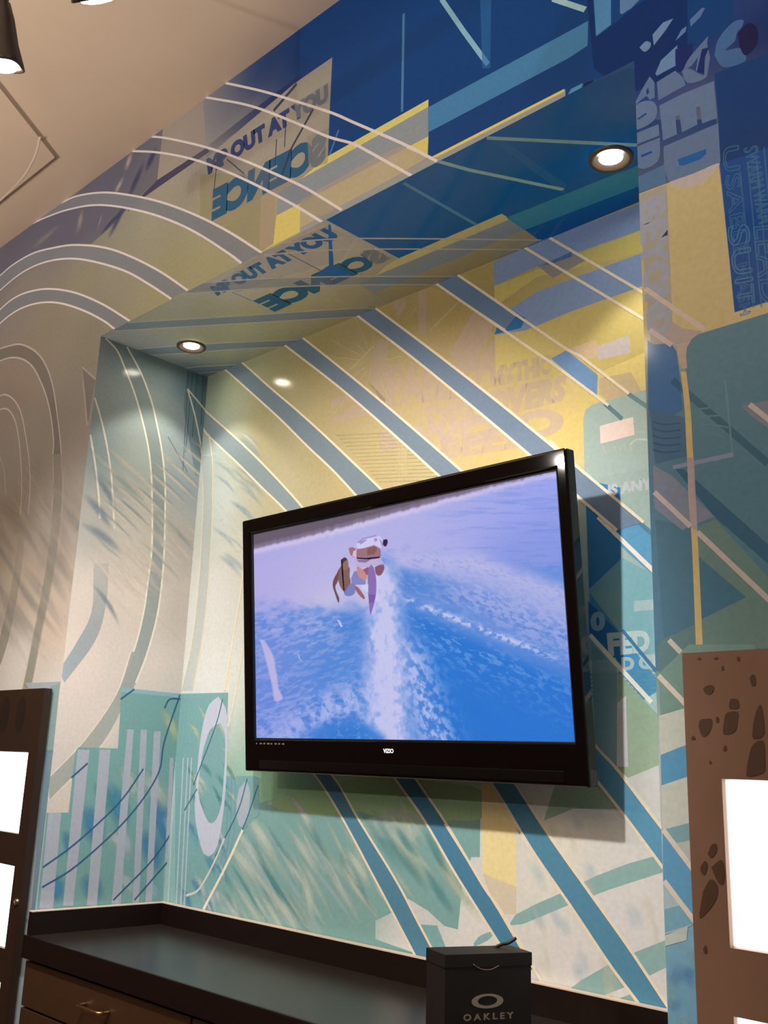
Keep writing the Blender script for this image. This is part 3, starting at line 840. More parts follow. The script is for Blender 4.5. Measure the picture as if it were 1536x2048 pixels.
for k in range(8):
    B.line(e3((480 + 8 * k, 1150 + 5 * k), (482 + 8 * k, 1390)), .003, (220, 200, 150), .35, None, True)
B.line(e3((680, 490), (870, 300)), .004, (214, 200, 160), .6, None, True)
B.line(e3((180, 740), (330, 590)), .004, (214, 200, 160), .6, None, True)
# right: rounded teal block
B.poly(c6((172, 700), (170, 610), (182, 562), (220, 535), (505, 455), (640, 420), (640, 2000), (205, 2000)), (158, 174, 158), .92)
B.poly(c6((185, 900), (330, 1000), (560, 1240), (620, 1300), (620, 1480), (540, 1420), (360, 1260), (185, 1100)), (96, 160, 190), .7)
B.poly(c6((180, 920), (360, 960), (365, 1500), (200, 1480)), (48, 122, 168), .75)
B.poly(c6((370, 1320), (620, 1450), (620, 1800), (200, 1850), (200, 1480)), (128, 176, 176), .7)
B.poly(c6((205, 1500), (250, 1560), (420, 1780), (580, 1980), (480, 2048), (205, 1720)), (70, 142, 178), .75)
B.poly(c6((195, 1540), (370, 1720), (380, 1880), (200, 1700)), (40, 112, 165), .6)
B.poly(c6((255, 645), (425, 598), (432, 690), (258, 736)), (226, 200, 178), .95)
B.text('SO IS ANY', c6((190, 965), (528, 905), (530, 968), (190, 1022)), (198, 200, 190), .75, .06)
B.text('0', c6((205, 1600), (280, 1590), (285, 1690), (210, 1700)), (150, 185, 200), .7, .06)
B.text('FED', c6((290, 1705), (510, 1688), (512, 1800), (300, 1825)), (190, 205, 200), .75, .06)
B.text('SOLD GE', c6((200, 1840), (568, 1815), (570, 1885), (205, 1910)), (185, 205, 200), .65, .06)
for k in range(6):
    B.line(c6((430, 1545 + 9 * k), (560, 1535 + 9 * k)), .004, (195, 208, 200), .5, None, True)
    B.line(c6((435, 620 + 12 * k), (520, 600 + 14 * k)), .003, (200, 200, 170), .5, None, True)
    B.line(c6((200, 1920 + 22 * k), (580, 1895 + 22 * k)), .004, (110, 160, 165), .45, None, True)
    B.line(c6((270 + 28 * k, 740), (280 + 28 * k, 780)), .003, (205, 205, 170), .5, None, True)
B.line(c6((410, 740), (440, 715), (500, 715)), .004, (215, 212, 170), .7)
B.line(c6((280, 530), (370, 610)), .010, (92, 128, 128), .8, None, True)
B.line(c6((400, 480), (560, 590)), .010, (110, 140, 135), .7, None, True)
B.line(c6((255, 960), (560, 1230)), .010, (90, 135, 150), .6, None, True)
B.line(c6((245, 1110), (560, 1415)), .010, (230, 222, 196), .95, None, True)
B.line(c6((370, 1690), (560, 1920)), .008, (60, 118, 150), .8, None, True)
B.line(c6((205, 1715), (520, 2060)), .010, (220, 218, 190), .95, None, True)
B.poly(d4((640, 640), (700, 700), (890, 622), (990, 580), (990, 300), (880, 370), (700, 180), (640, 120)), (158, 178, 138), .6)
B.poly(d4((642, 290), (690, 250), (702, 640), (640, 640)), (208, 204, 196), .75)
B.poly(d4((500, -40), (640, 100), (640, 650), (520, 540)), (120, 160, 165), .5)
# lower part: teal field, green grass, yellow panel, grey slanting bands
B.poly(d3((-60, 690), (-20, 620), (110, 420), (190, 350), (240, 240), (430, 185), (740, 175), (1050, 205), (1230, 240), (1228, 470), (1190, 470), (1150, 600), (1132, 788), (1072, 772), (1000, 705), (912, 652), (888, 690), (770, 750), (770, 830), (940, 890), (900, 960), (-60, 800)), (126, 162, 150), .9)
B.curve_poly(d3((290, 235), (430, 180), (740, 120), (1050, 140), (1240, 180), (1235, 300), (1100, 310), (900, 330), (700, 270), (560, 290), (380, 270)), (168, 198, 138), .65)
B.poly(d3((700, 320), (860, 250), (1000, 300), (940, 400), (760, 380)), (182, 196, 178), .5)
B.poly(d3((890, 690), (912, 652), (1000, 705), (1072, 772), (1060, 860), (960, 765)), (205, 200, 186), .9)
B.poly(d3((960, 765), (1040, 770), (1080, 870), (990, 900)), (125, 165, 155), .9)
B.poly(d3((770, 830), (900, 880), (940, 890), (930, 910), (760, 850)), (125, 165, 155), .8)
B.poly(d3((1235, 60), (1385, 60), (1388, 620), (1240, 540)), (232, 206, 142), .95)
B.poly(d3((1240, 540), (1388, 600), (1388, 720), (1300, 720)), (226, 204, 165), .6)
GR = (138, 168, 155)
B.poly(d4((45, 1510), (85, 1450), (200, 1390), (350, 1325), (520, 1240), (700, 1170), (900, 1115), (1000, 1085), (1000, 1180), (900, 1215), (600, 1312), (380, 1395), (130, 1500)), GR, .95)
B.poly(d4((365, 1870), (440, 1812), (600, 1720), (740, 1655), (905, 1590), (1000, 1560), (1000, 1700), (905, 1742), (700, 1840), (600, 1880), (540, 1900)), GR, .95)
B.poly(d4((620, 1920), (740, 1875), (800, 1920), (760, 1950)), GR, .9)
B.curve_poly(d3((1200, 850), (1230, 815), (1290, 795), (1270, 830), (1210, 860)), (138, 168, 158), .9)
B.poly(d4((90, 960), (160, 970), (105, 1010)), (112, 160, 130), .9)
B.poly(d4((240, 935), (400, 870), (640, 870), (640, 740), (300, 740)), (158, 184, 140), .6)
q1 = view(0, 1348, .5); q2 = view(768, 1348, .5)
PALE, DEEP = (196, 204, 182), (88, 148, 142)
strokes(B, 60, (400, 640), (1610, 1800), (.52, .85), (70, 190), (.014, .04), [PALE, PALE, DEEP, (186, 198, 190)], (.3, .65))
strokes(B, 40, (640, 880), (1580, 1740), (.52, .85), (70, 180), (.014, .04), [PALE, DEEP, (204, 208, 170)], (.3, .6))
for a, b, w in (((960, 540), (1120, 770), .055), ((880, 650), (1060, 880), .06), ((1060, 850), (1220, 1080), .05), ((1375, 690), (1490, 870), .045), ((1200, 770), (1256, 1010), .05), ((1140, 470), (1270, 650), .04)):
    B.wisp(*q1(a, b), w, PALE, .7, .04)
for k in range(24):
    x, y = random.uniform(1050, 1320), random.uniform(1620, 1980)
    B.wisp((x, y), (x + random.uniform(10, 40), y + random.uniform(40, 90)), random.uniform(.02, .05), random.choice([(178, 196, 196), (222, 208, 176)]), .3, .05)
for k in range(30):
    x, y = random.uniform(415, 500), random.uniform(850, 1130)
    B.wisp((x, y), (x + 50, y + 45), random.uniform(.01, .03), random.choice([(220, 214, 192), (160, 178, 176)]), .45, .05)
# teal block and the ring beside the corner
B.poly(d2((960, 240), (1250, 233), (1232, 690), (1390, 690), (1420, 700), (1420, 900), (1335, 985), (1115, 1420), (960, 1420)), (122, 160, 152), .9)
for k in range(22):
    x, y = random.uniform(370, 450), random.uniform(1400, 1600)
    B.wisp((x, y), (x + random.uniform(20, 40), y + random.uniform(30, 60)), random.uniform(.015, .03), random.choice([(200, 204, 172), (85, 150, 140), (190, 200, 165)]), .6, .08)
for k in range(22):
    x, y = random.uniform(345, 440), random.uniform(1640, 1800)
    B.wisp((x, y), (x + random.uniform(10, 30), y + random.uniform(30, 60)), random.uniform(.015, .04), random.choice([(196, 200, 196), (86, 146, 170), (120, 170, 175)]), .6, .08)
ring_o = smooth_line(d2((1198, 255), (1240, 330), (1248, 480), (1240, 700), (1225, 880), (1195, 1060), (1150, 1130), (1105, 1090), (1068, 900), (1078, 700), (1100, 480), (1140, 310), (1198, 255)), 6)
ring_i = smooth_line(d2((1205, 400), (1230, 450), (1234, 560), (1226, 700), (1215, 830), (1190, 920), (1155, 950), (1125, 910), (1090, 800), (1092, 700), (1110, 570), (1150, 440), (1205, 400)), 6)
for i in range(len(ring_o) - 1):
    pass
B.band(ring_o, ring_i, (190, 190, 198), .9)
for x in (940, 985, 1010, 1030):
    B.line(d2((x + 20, 590), (x - 20, 1400)), .006, (200, 200, 200), .7, None, True)
for x in (1250, 1270, 1290):
    B.line(d2((x, 700), (x - 10, 1000), (x - 60, 1250)), .004, (120, 160, 170), .7)
B.curve_poly(d2((1310, 760), (1350, 720), (1370, 800), (1350, 940), (1310, 960), (1295, 860)), (186, 190, 192), .7)
for pts in (((1355, 705), (1300, 890), (1180, 1130)), ((1415, 740), (1350, 930), (1290, 1070)), ((1220, 270), (1180, 420), (1060, 740)), ((1010, 880), (1080, 760))):
    B.line(d2(*pts), .005, (62, 105, 120), .8)
B.line(d2((1330, 985), (1240, 1180), (1115, 1420)), .010, (232, 214, 180), .95)
B.line(d2((1230, 1030), (1170, 1170), (1090, 1310), (1020, 1345)), .007, (220, 212, 190), .8)
# diagonal stripes
STR_A = (112, 140, 158)
STRIPES = [
    ([(391, 805)] + c5((60, 605), (200, 730), (310, 840), (420, 962), (520, 1090), (600, 1200)), [(400, 840)] + c5((65, 690), (180, 800), (270, 890), (360, 978), (450, 1090), (520, 1200)), (140, 152, 148), .8),
    (c5((160, 395), (205, 430), (300, 515), (400, 600), (500, 690), (600, 785), (720, 900), (900, 1080)), c5((90, 420), (140, 455), (230, 535), (340, 635), (440, 735), (540, 830), (650, 950), (800, 1120)), (122, 136, 138), .85),
    (c5((380, 300), (430, 335), (640, 503), (820, 655), (1015, 825), (1300, 1080)), c5((310, 320), (360, 360), (560, 515), (740, 670), (935, 848), (1200, 1090)), (116, 130, 136), .9),
    (c5((660, 190), (705, 225), (905, 375), (1130, 550), (1370, 745), (1700, 1020)), c5((590, 218), (635, 252), (830, 400), (1050, 580), (1275, 770), (1600, 1050)), (112, 128, 140), .92),
    (c2((660, 1185), (705, 1215), (860, 1320), (950, 1385)), c2((560, 1218), (605, 1250), (750, 1350), (900, 1450)), (106, 128, 148), .92),
    (c6((-60, 190), (85, 260)), c6((-140, 200), (5, 300)), (120, 145, 168), .0),
    (d3((410, -40), (580, 110), (700, 310), (860, 570), (950, 740), (1060, 950)), d3((350, -40), (500, 105), (620, 290), (760, 550), (850, 720), (970, 950)), (84, 128, 142), .92),
    (d3((800, -100), (950, 130), (1080, 320), (1240, 590), (1330, 720), (1470, 960)), d3((710, -100), (860, 130), (980, 300), (1120, 540), (1220, 700), (1390, 970)), (76, 124, 144), .95),
    (d4((-100, 450), (90, 740), (280, 1030), (500, 1340), (700, 1620), (905, 1930), (1000, 2070)), d4((-190, 520), (0, 800), (180, 1100), (400, 1420), (600, 1720), (760, 1935), (850, 2070)), (84, 132, 148), .95),
    (d4((250, 190), (530, 530), (640, 650), (800, 860), (900, 990), (1000, 1110)), d4((250, 370), (535, 720), (700, 930), (900, 1200), (1000, 1330)), (92, 148, 168), .85),
    (d4((-40, 1560), (100, 1680), (250, 1840)), d4((-100, 1580), (60, 1740), (160, 1850)), (88, 145, 165), .0),
]
for A, Q, c, al in STRIPES:
    if al:
        B.band(A, Q, c, al)
B.poly(c6((5, 300), (85, 258), (245, 385), (240, 495)), (110, 146, 178), .9)
LNB = (236, 208, 172)
for A, Q, c, al in STRIPES:
    if al:
        B.line(A, .0068, LNB, .95)
        B.line(Q, .0068, LNB, .95)
B.line(c2((560, 1218), (605, 1250), (1020, 1536)) + c6((0, 315), (240, 495), (300, 540)), .0068, LNB, .95, None, True)
B.line(c2((660, 1185), (705, 1215), (1175, 1536)) + c6((160, 290), (405, 480)), .0068, LNB, .95, None, True)
B.line(c2((900, 1030), (1000, 1095), (1570, 1437)), .0068, LNB, .95, None, True)
B.line(c2((1015, 995), (1115, 1055), (1570, 1322)), .0068, LNB, .95, None, True)
B.line(c6((0, 720), (180, 890)), .0068, LNB, .9, None, True)
B.line(c6((0, 870), (190, 1050)), .0068, LNB, .9, None, True)
B.line(d4((-300, 950), (0, 1430), (105, 1610), (250, 1850)), .0068, LNB, .95, None, True)
B.poly(d4((-20, 1400), (0, 1430), (105, 1610), (235, 1830), (170, 1810), (-60, 1490)), (92, 148, 168), .0)
B.line(c4((1070, 690), (1085, 790), (1090, 900), (1085, 1150), (1070, 1400), (1040, 1700), (985, 2000)), .0065, LNB, .95)
B.line(c4((1040, 900), (1042, 1050), (1035, 1200), (1020, 1440), (985, 1750), (930, 2000)), .0065, LNB, .9)
B.band(c4((1085, 800), (1090, 900), (1085, 1150), (1070, 1400), (1040, 1700), (985, 2000)), c4((1030, 800), (1042, 1000), (1035, 1200), (1020, 1440), (985, 1750), (930, 2000)), (196, 196, 180), .5)
B.line(d2((1330, 0), (1290, 240), (1250, 420)), .0065, LNB, .9)
B.line(d2((1270, 0), (1235, 225)), .0065, LNB, .9)
B.line(c4((1260, 1180), (1245, 1400), (1200, 1700), (1150, 2000)), .0065, LNB, .95)
wall_back = B.build('wall_back', PRINT)

# right cheek of the niche: hidden from here, the same film
Rk = Surface(0, W, -1, [(0, 0, D, ZS)], WB)
Rk.base([(1300, 600, (30, 80, 130)), (1310, 1000, (140, 170, 165)), (1320, 1900, (190, 190, 180))], cell=0.1)
wall_right = Rk.build('wall_right', PRINT)

# ------------------------------------------------------------------ the room
M_CEIL = mat('ceiling_paint', (232, 214, 196), .9, noise=.12, nscale=3)
M_WALL = mat('room_paint', (112, 96, 82), .85)
M_FLOOR = mat('floor_wood', (92, 70, 52), .5, noise=.5, nscale=12)
box('ceiling', (RX0 - .2, RY0 - .2, ZC), (RX1 + .2, .0, ZC + .1), M_CEIL, kind='structure')
box('floor', (RX0 - .2, RY0 - .2, -.1), (RX1 + .2, D + .05, 0), M_FLOOR, kind='structure')
box('wall_rear', (RX0 - .2, RY0 - .1, 0), (RX1 + .2, RY0, ZC), M_WALL, kind='structure')
box('wall_west', (RX0 - .1, RY0, 0), (RX0, 0, ZC), M_WALL, kind='structure')
box('wall_east', (RX1, RY0, 0), (RX1 + .1, 0, ZC), M_WALL, kind='structure')
# dropped ceiling panel at the far left, two printed arcs on it
zb = 3.513
bm = bmesh.new()
fp = [(-.153, -.171), (.049, -.475), (.45, -1.08), (RX0 + .01, -1.08), (RX0 + .01, -.171)]
lo = [bm.verts.new((x, y, zb)) for x, y in fp]
hi = [bm.verts.new((x, y, ZC - .0005)) for x, y in fp]
n = len(fp)
for i in range(n):
    bm.faces.new((lo[i], lo[(i + 1) % n], hi[(i + 1) % n], hi[i]))
bm.faces.new(lo)
bm.faces.new(hi)
M_ARC = mat('arc_print', (250, 238, 226), .8)
for arc in (c1((175, 600), (150, 690), (90, 790), (-20, 900)), c1((170, 940), (120, 1000), (60, 1012), (-20, 985))):
    P = [hit(x, y, 2, zb - .0008) for x, y in smooth_line(arc, 6)]
    P = [p for p in P if p[1] < -.172]
    for a, b in zip(P, P[1:]):
        d_ = Vector(b - a).normalized()
        nn = Vector((-d_.y, d_.x, 0)) * .0035
        f = bm.faces.new([bm.verts.new(Vector(a) + nn), bm.verts.new(Vector(b) + nn), bm.verts.new(Vector(b) - nn), bm.verts.new(Vector(a) - nn)])
        f.material_index = 1
done(bm, 'trim_2', [M_CEIL, M_ARC], kind='structure')

# ------------------------------------------------------------------ television
M_BLACK = mat('gloss_black_plastic', (10, 6, 6), .045, spec=.3)
M_BLACK2 = mat('matt_black_plastic', (12, 10, 10), .5)
M_GRILLE = mat('grille_cloth', (4, 3, 3), .3, noise=.6, nscale=900)
TVC, TILT = (1.0672, .306, 1.8518), .1046
tv = thing('television', 'large black flat television showing a boat and wake rider, mounted on the niche wall', 'television', TVC, (TILT, 0, 0))
SW, SH = .5306, .2985
def ring_frame(name, outer, inner, y0, y1, bev, material, parent):
    """a picture-frame ring in the local x/z plane"""
    bm = bmesh.new()
    (ax0, az0, ax1, az1), (bx0, bz0, bx1, bz1) = outer, inner
    O = [(ax0, az0), (ax1, az0), (ax1, az1), (ax0, az1)]
    I = [(bx0, bz0), (bx1, bz0), (bx1, bz1), (bx0, bz1)]
    of = [bm.verts.new((x, y0, z)) for x, z in O]; inf = [bm.verts.new((x, y0, z)) for x, z in I]
    ob = [bm.verts.new((x, y1, z)) for x, z in O]; inb = [bm.verts.new((x, y1, z)) for x, z in I]
    for i in range(4):
        j = (i + 1) % 4
        bm.faces.new((of[i], of[j], inf[j], inf[i]))
        bm.faces.new((ob[i], inb[i], inb[j], ob[j]))
        bm.faces.new((of[i], ob[i], ob[j], of[j]))
        bm.faces.new((inf[i], inf[j], inb[j], inb[i]))
    bmesh.ops.recalc_face_normals(bm, faces=bm.faces)
    es = [e for e in bm.edges if all(abs(v.co.y - y0) < 1e-6 for v in e.verts) and len([f for f in e.link_faces if abs(f.normal.y) > .9]) == 1]
    es += [e for e in bm.edges if all(v in of + ob for v in e.verts) and abs(e.verts[0].co.y - e.verts[1].co.y) > 1e-6]
    bmesh.ops.bevel(bm, geom=es, offset=bev, segments=3, affect='EDGES', profile=.6)
    return done(bm, name, material, parent)
ring_frame('bezel', (-.567, -.388, .561, .341), (-SW, -SH, SW, SH), -.012, .020, .006, M_BLACK, tv)
# inner lip round the picture
ring_frame('screen_lip', (-SW - .001, -SH - .001, SW + .001, SH + .001), (-SW + .003, -SH + .003, SW - .003, SH - .003), -.006, .002, .001, M_BLACK2, tv)
bm = bmesh.new()
box_bm(bm, (-.545, .018, -.365), (.535, .045, .320), .008)
box_bm(bm, (-.44, .043, -.33), (.44, .078, .25), .02)
done(bm, 'back_housing', M_BLACK2, tv)
bm = bmesh.new()
box_bm(bm, (-.50, -.0135, -.380), (.50, -.0115, -.356), .0008)
done(bm, 'speaker_grille', M_GRILLE, tv)
bm = bmesh.new()
box_bm(bm, (-.2, .076, -.2), (.2, .09, .2), .003)
for sx in (-.16, .16):
    box_bm(bm, (sx - .02, .085, -.18), (sx + .02, .112, .16), .003)
done(bm, 'wall_bracket', mat('bracket_steel', (30, 30, 32), .5, .6), tv)

# picture: a wake rider behind a motor boat, worked out point by point on the panel
def noise2(x, y, seed):
    r = np.random.default_rng(seed)
    g = r.random((96, 96))
    xi, yi = np.floor(x).astype(int), np.floor(y).astype(int)
    fx, fy = x - xi, y - yi
    fx, fy = fx * fx * (3 - 2 * fx), fy * fy * (3 - 2 * fy)
    G = lambda i, j: g[i % 96, j % 96]
    return (G(xi, yi) * (1 - fx) + G(xi + 1, yi) * fx) * (1 - fy) + (G(xi, yi + 1) * (1 - fx) + G(xi + 1, yi + 1) * fx) * fy
def fbm(x, y, seed, o=4):
    s, a, t = 0, .5, 0
    for k in range(o):
        s = s + a * noise2(x * 2 ** k, y * 2 ** k, seed + k)
        t += a
        a *= .55
    return s / t
NXS, NYS = 640, 360
SQ = [(508, 1063), (1115, 937), (1153, 1489.5), (514, 1480)]
HS = homography([(0, 0), (1, 0), (1, 1), (0, 1)], SQ)
gu, gv = np.meshgrid((np.arange(NXS) + .5) / NXS, (np.arange(NYS) + .5) / NYS)
pix = happly(HS, np.c_[gu.ravel(), gv.ravel()])
X, Y = pix[:, 0].reshape(NYS, NXS), pix[:, 1].reshape(NYS, NXS)
def sst(a, b, x):
    t = np.clip((x - a) / (b - a), 0, 1)
    return t * t * (3 - 2 * t)
img = np.zeros((NYS, NXS, 3))
def blend(mask, c):
    global img
    img = img * (1 - mask[..., None]) + np.array(c, float) * mask[..., None]
# water: pale above, blue below
topy = 1063 + (X - 508) * (937 - 1063) / (1115 - 508)
dy_ = Y - topy
img[:] = (178, 176, 228)
blend(sst(0, 1, (X - 760) / 380) * .75, (142, 158, 236))
blend(sst(40, 160, dy_) * sst(900, 1040, X) * .7, (128, 146, 222))
blend(sst(20, 90, dy_) * sst(800, 640, X) * .4, (196, 184, 222))
blend(np.clip(fbm(X / 60, Y / 5, 3) - .5, 0, 1) * 1.2 * sst(820, 960, X), (96, 128, 205))
waterline = np.where(X < 760, 1215 - (X - 520) * .02, 1110 + np.abs(X - 800) * .12)
def foam(mask, sx, sy, thr, gain, a, c, seed, rot=0.0):
    ca, sa = math.cos(rot), math.sin(rot)
    n = fbm((X * ca + Y * sa) / sx, (-X * sa + Y * ca) / sy, seed, 5)
    blend(np.clip(mask, 0, 1) * np.clip((n - thr) * gain, 0, 1) * a, c)
wn = fbm(X / 22, Y / 14, 11, 5)
blend(sst(-26, 30, Y - waterline + (wn - .5) * 60), (92, 138, 214))
blend(sst(1290, 1480, Y) * .55, (58, 120, 208))
spray = sst(0, 60, Y - (1205 - (X - 590) * .85)) * sst(1225, 1195, Y + (wn - .5) * 30) * sst(770, 740, X) * sst(540, 590, X)
blend(spray * .8, (200, 194, 226))
blend(sst(520, 640, X) * sst(700, 620, X) * sst(1130, 1200, Y) * sst(1225, 1200, Y) * .5, (196, 190, 226))
# spray wedge to the right of the boat
wr_t = 1098 + (X - 790) * .07 + np.clip(X - 960, 0, 400) * .30
wr_b = 1175 + (X - 790) * .47
wedge = sst(-16, 20, Y - wr_t + (wn - .5) * 26) * sst(16, -40, Y - wr_b - (wn - .5) * 70) * sst(765, 800, X)
rel_ = np.clip((Y - wr_t) / (wr_b - wr_t + 1e-3), 0, 1)
blend(wedge * (1 - rel_ * .55) * .85, (194, 188, 230))
foam(wedge * sst(.25, .7, rel_), 11, 5, .44, 6, .85, (92, 132, 212), 21, .45)
foam(wedge, 9, 4, .52, 6, .6, (150, 158, 222), 23, .4)
dark = sst(0, 26, Y - 1122 - (X - 775) * .16) * sst(0, -30, Y - 1196 - (X - 800) * .28) * sst(768, 800, X) * sst(940, 840, X)
blend(dark * .8, (78, 130, 208))
foam(dark, 10, 5, .5, 5, .4, (150, 170, 226), 25, .4)
# blue trough below the wedge
trough = sst(8, 50, Y - wr_b) * sst(790, 860, X + (Y - 1250) * -.3)
blend(trough * .9, (38, 114, 206))
foam(trough * sst(170, 20, Y - wr_b), 12, 5, .5, 6, .55, (150, 178, 232), 33, .5)
foam(np.exp(-((Y - (1193 + (X - 800) * .40)) / 8) ** 2) * sst(790, 830, X) * sst(1150, 1080, X), 9, 6, .38, 5, .85, (206, 206, 240), 41)
# foam over the water, left
left = sst(1205, 1235, Y) * sst(770, 690, X)
foam(left, 14, 5, .46, 6, .5, (176, 182, 228), 71, -.35)
foam(left * sst(1330, 1235, Y), 20, 7, .44, 5, .6, (186, 186, 230), 73, -.2)
blend(np.exp(-(((X - 705) / 42) ** 2 + ((Y - 1250) / 42) ** 2)) * .6, (66, 124, 208))
blend(np.exp(-(((X - 660) / 70) ** 2 + ((Y - 1340) / 40) ** 2)) * .45, (74, 130, 210))
# wash trailing from the boat
cx = 768 + (Y - 1150) * .03
wid = 30 + np.clip(Y - 1150, 0, 400) * .06
wn2 = fbm(X / 9, Y / 13, 51, 5)
core = np.exp(-((X - cx) / wid) ** 2) * sst(1105, 1160, Y)
blend(np.clip(core * 1.5 * (.3 + wn2 * 1.2) - .18, 0, 1) * .9, (206, 202, 238))
re_ = np.exp(-((X - (cx + 30 + (Y - 1250) * .30)) / 40) ** 2) * sst(1240, 1320, Y)
foam(re_, 8, 12, .40, 4.5, .75, (196, 200, 240), 61, -.5)
sweep = np.exp(-((Y - (1405 - (X - 700) * .32 + ((X - 700) / 90) ** 2 * 12)) / 44) ** 2) * sst(800, 760, X)
foam(sweep, 10, 14, .38, 4, .75, (186, 190, 238), 81, -.6)
foam(sst(1380, 1470, Y) * sst(640, 560, X), 12, 7, .42, 5, .5, (176, 184, 236), 85, -.3)
bow = sst(-8, 18, Y - (1438 + ((X - 690) / 75) ** 2 * 26)) * sst(600, 640, X) * sst(790, 760, X)
blend(bow * .85, (48, 118, 206))
foam(bow, 8, 8, .55, 5, .4, (150, 176, 232), 91)
blend(sst(700, 540, X) * sst(1250, 1330, Y) * .2, (124, 146, 220))
blend(sst(1250, 1400, Y) * sst(960, 1040, X) * .35, (44, 116, 208))
# soft purple cast, left and top
blend(sst(700, 510, X) * .22, (150, 140, 225))
# shoreline along the top
sh = 26 * sst(1100, 520, X) + 5
edge = dy_ - sh - (fbm(X / 9, X * 0, 5) - .5) * 6
blend(sst(3, -3, edge) * .85, (112, 96, 118))
blend(sst(3, -3, edge + 9) * .7, (96, 84, 96))
blend(np.exp(-((edge - 5) / 6) ** 2) * .55, (226, 206, 232))
# boat, rider
def shape(c, *pts, smooth=False, a=1.0, soft=1.2):
    P = np.array(smooth_line(list(pts) + [pts[0]], 6)[:-1] if smooth else pts, float)
    x0, y0 = P.min(0) - 4
    x1, y1 = P.max(0) + 4
    sel = (X > x0) & (X < x1) & (Y > y0) & (Y < y1)
    xs, ys = X[sel], Y[sel]
    inside = np.zeros(len(xs), bool)
    dist = np.full(len(xs), 1e9)
    for i in range(len(P)):
        (ax, ay), (bx, by) = P[i], P[(i + 1) % len(P)]
        cr = ((ay > ys) != (by > ys)) & (xs < (bx - ax) * (ys - ay) / (by - ay + 1e-12) + ax)
        inside ^= cr
        t = np.clip(((xs - ax) * (bx - ax) + (ys - ay) * (by - ay)) / ((bx - ax) ** 2 + (by - ay) ** 2 + 1e-9), 0, 1)
        dist = np.minimum(dist, np.hypot(xs - ax - t * (bx - ax), ys - ay - t * (by - ay)))
    sd = np.where(inside, dist, -dist)
    m = np.clip(sd / soft + .5, 0, 1) * a
    img[sel] = img[sel] * (1 - m[:, None]) + np.array(c, float) * m[:, None]
r2 = lambda *p: [(640 + x * .10417, 1050 + y * .10417) for x, y in p]
shape((204, 200, 240), *r2((720, 320), (860, 220), (1110, 180), (1200, 230), (1230, 420), (1100, 380), (760, 430)), smooth=True)
for p in (((720, 310), (860, 215), (1100, 165), (1110, 190), (880, 240), (760, 320)), ((1060, 230), (1120, 230), (1110, 290), (1060, 290)), ((1150, 230), (1240, 330), (1220, 440), (1190, 330)), ((770, 300), (920, 240), (910, 270), (800, 350))):
    shape((150, 128, 186), *r2(*p), a=.8)
shape((150, 104, 112), *r2((720, 440), (860, 420), (1060, 360), (1180, 440), (1190, 590), (720, 600)), a=.9)
shape((130, 84, 84), *r2((930, 430), (1080, 380), (1120, 440), (1060, 540), (930, 560)), a=.8)
shape((160, 110, 122), *r2((570, 420), (640, 400), (720, 450), (700, 590), (610, 550)), smooth=True)
shape((222, 206, 232), *r2((660, 480), (720, 440), (720, 600), (640, 570)), a=.8)
shape((52, 32, 66), *r2((1235, 260), (1300, 250), (1320, 310), (1280, 390), (1230, 350)), smooth=True)
shape((188, 172, 214), *r2((690, 620), (1190, 620), (1240, 700), (1230, 740), (1000, 780), (740, 800), (690, 740)), a=.9)
shape((128, 96, 134), *r2((730, 640), (1000, 640), (900, 700), (760, 690)), a=.8)
shape((34, 14, 44), *r2((720, 600), (900, 605), (1170, 585), (1165, 612), (960, 640), (730, 625)))
shape((134, 84, 110), *r2((1070, 790), (1160, 750), (1240, 750), (1250, 840), (1180, 950), (1100, 930)), smooth=True)
shape((140, 92, 110), *r2((820, 850), (960, 790), (960, 920), (880, 940)), smooth=True)
shape((136, 108, 178), *r2((1000, 740), (1060, 820), (1100, 1050), (1090, 1350), (1020, 1640), (985, 1700), (960, 1500), (940, 1200), (940, 900), (970, 790)), smooth=True)
shape((114, 80, 164), *r2((950, 1320), (1085, 1330), (1050, 1480), (970, 1480)), a=.7)
shape((206, 206, 242), *r2((770, 1100), (880, 1150), (950, 1120), (950, 1280), (840, 1220)), a=.8)
shape((130, 132, 190), *r2((620, 1000), (700, 860), (860, 940), (900, 1100), (840, 1130), (720, 1130), (640, 1150)), smooth=True)
shape((196, 138, 140), *r2((720, 780), (790, 790), (920, 950), (890, 1050), (760, 960)), smooth=True)
shape((118, 128, 190), *r2((470, 1200), (600, 1100), (700, 1150), (690, 1290), (600, 1350), (500, 1330)), smooth=True)
shape((150, 98, 112), *r2((670, 1140), (760, 1190), (880, 1370), (850, 1405), (740, 1290)), smooth=True)
shape((128, 96, 94), *r2((430, 760), (500, 740), (590, 800), (590, 960), (610, 1080), (560, 1170), (490, 1260), (420, 1180), (380, 1070), (340, 980), (360, 870)), smooth=True)
shape((106, 76, 88), *r2((400, 820), (360, 1060), (320, 1150), (330, 1240), (390, 1390), (375, 1480), (310, 1300), (268, 1150), (290, 1010)), smooth=True)
shape((140, 112, 100), *r2((430, 640), (490, 602), (550, 640), (570, 740), (540, 820), (460, 840), (430, 740)), smooth=True)
shape((66, 46, 56), *r2((430, 640), (490, 598), (540, 630), (480, 690), (440, 720)), smooth=True, a=.85)
shape((26, 14, 26), *r2((425, 640), (450, 640), (470, 900), (490, 1200), (490, 1280), (470, 1220), (440, 900)))
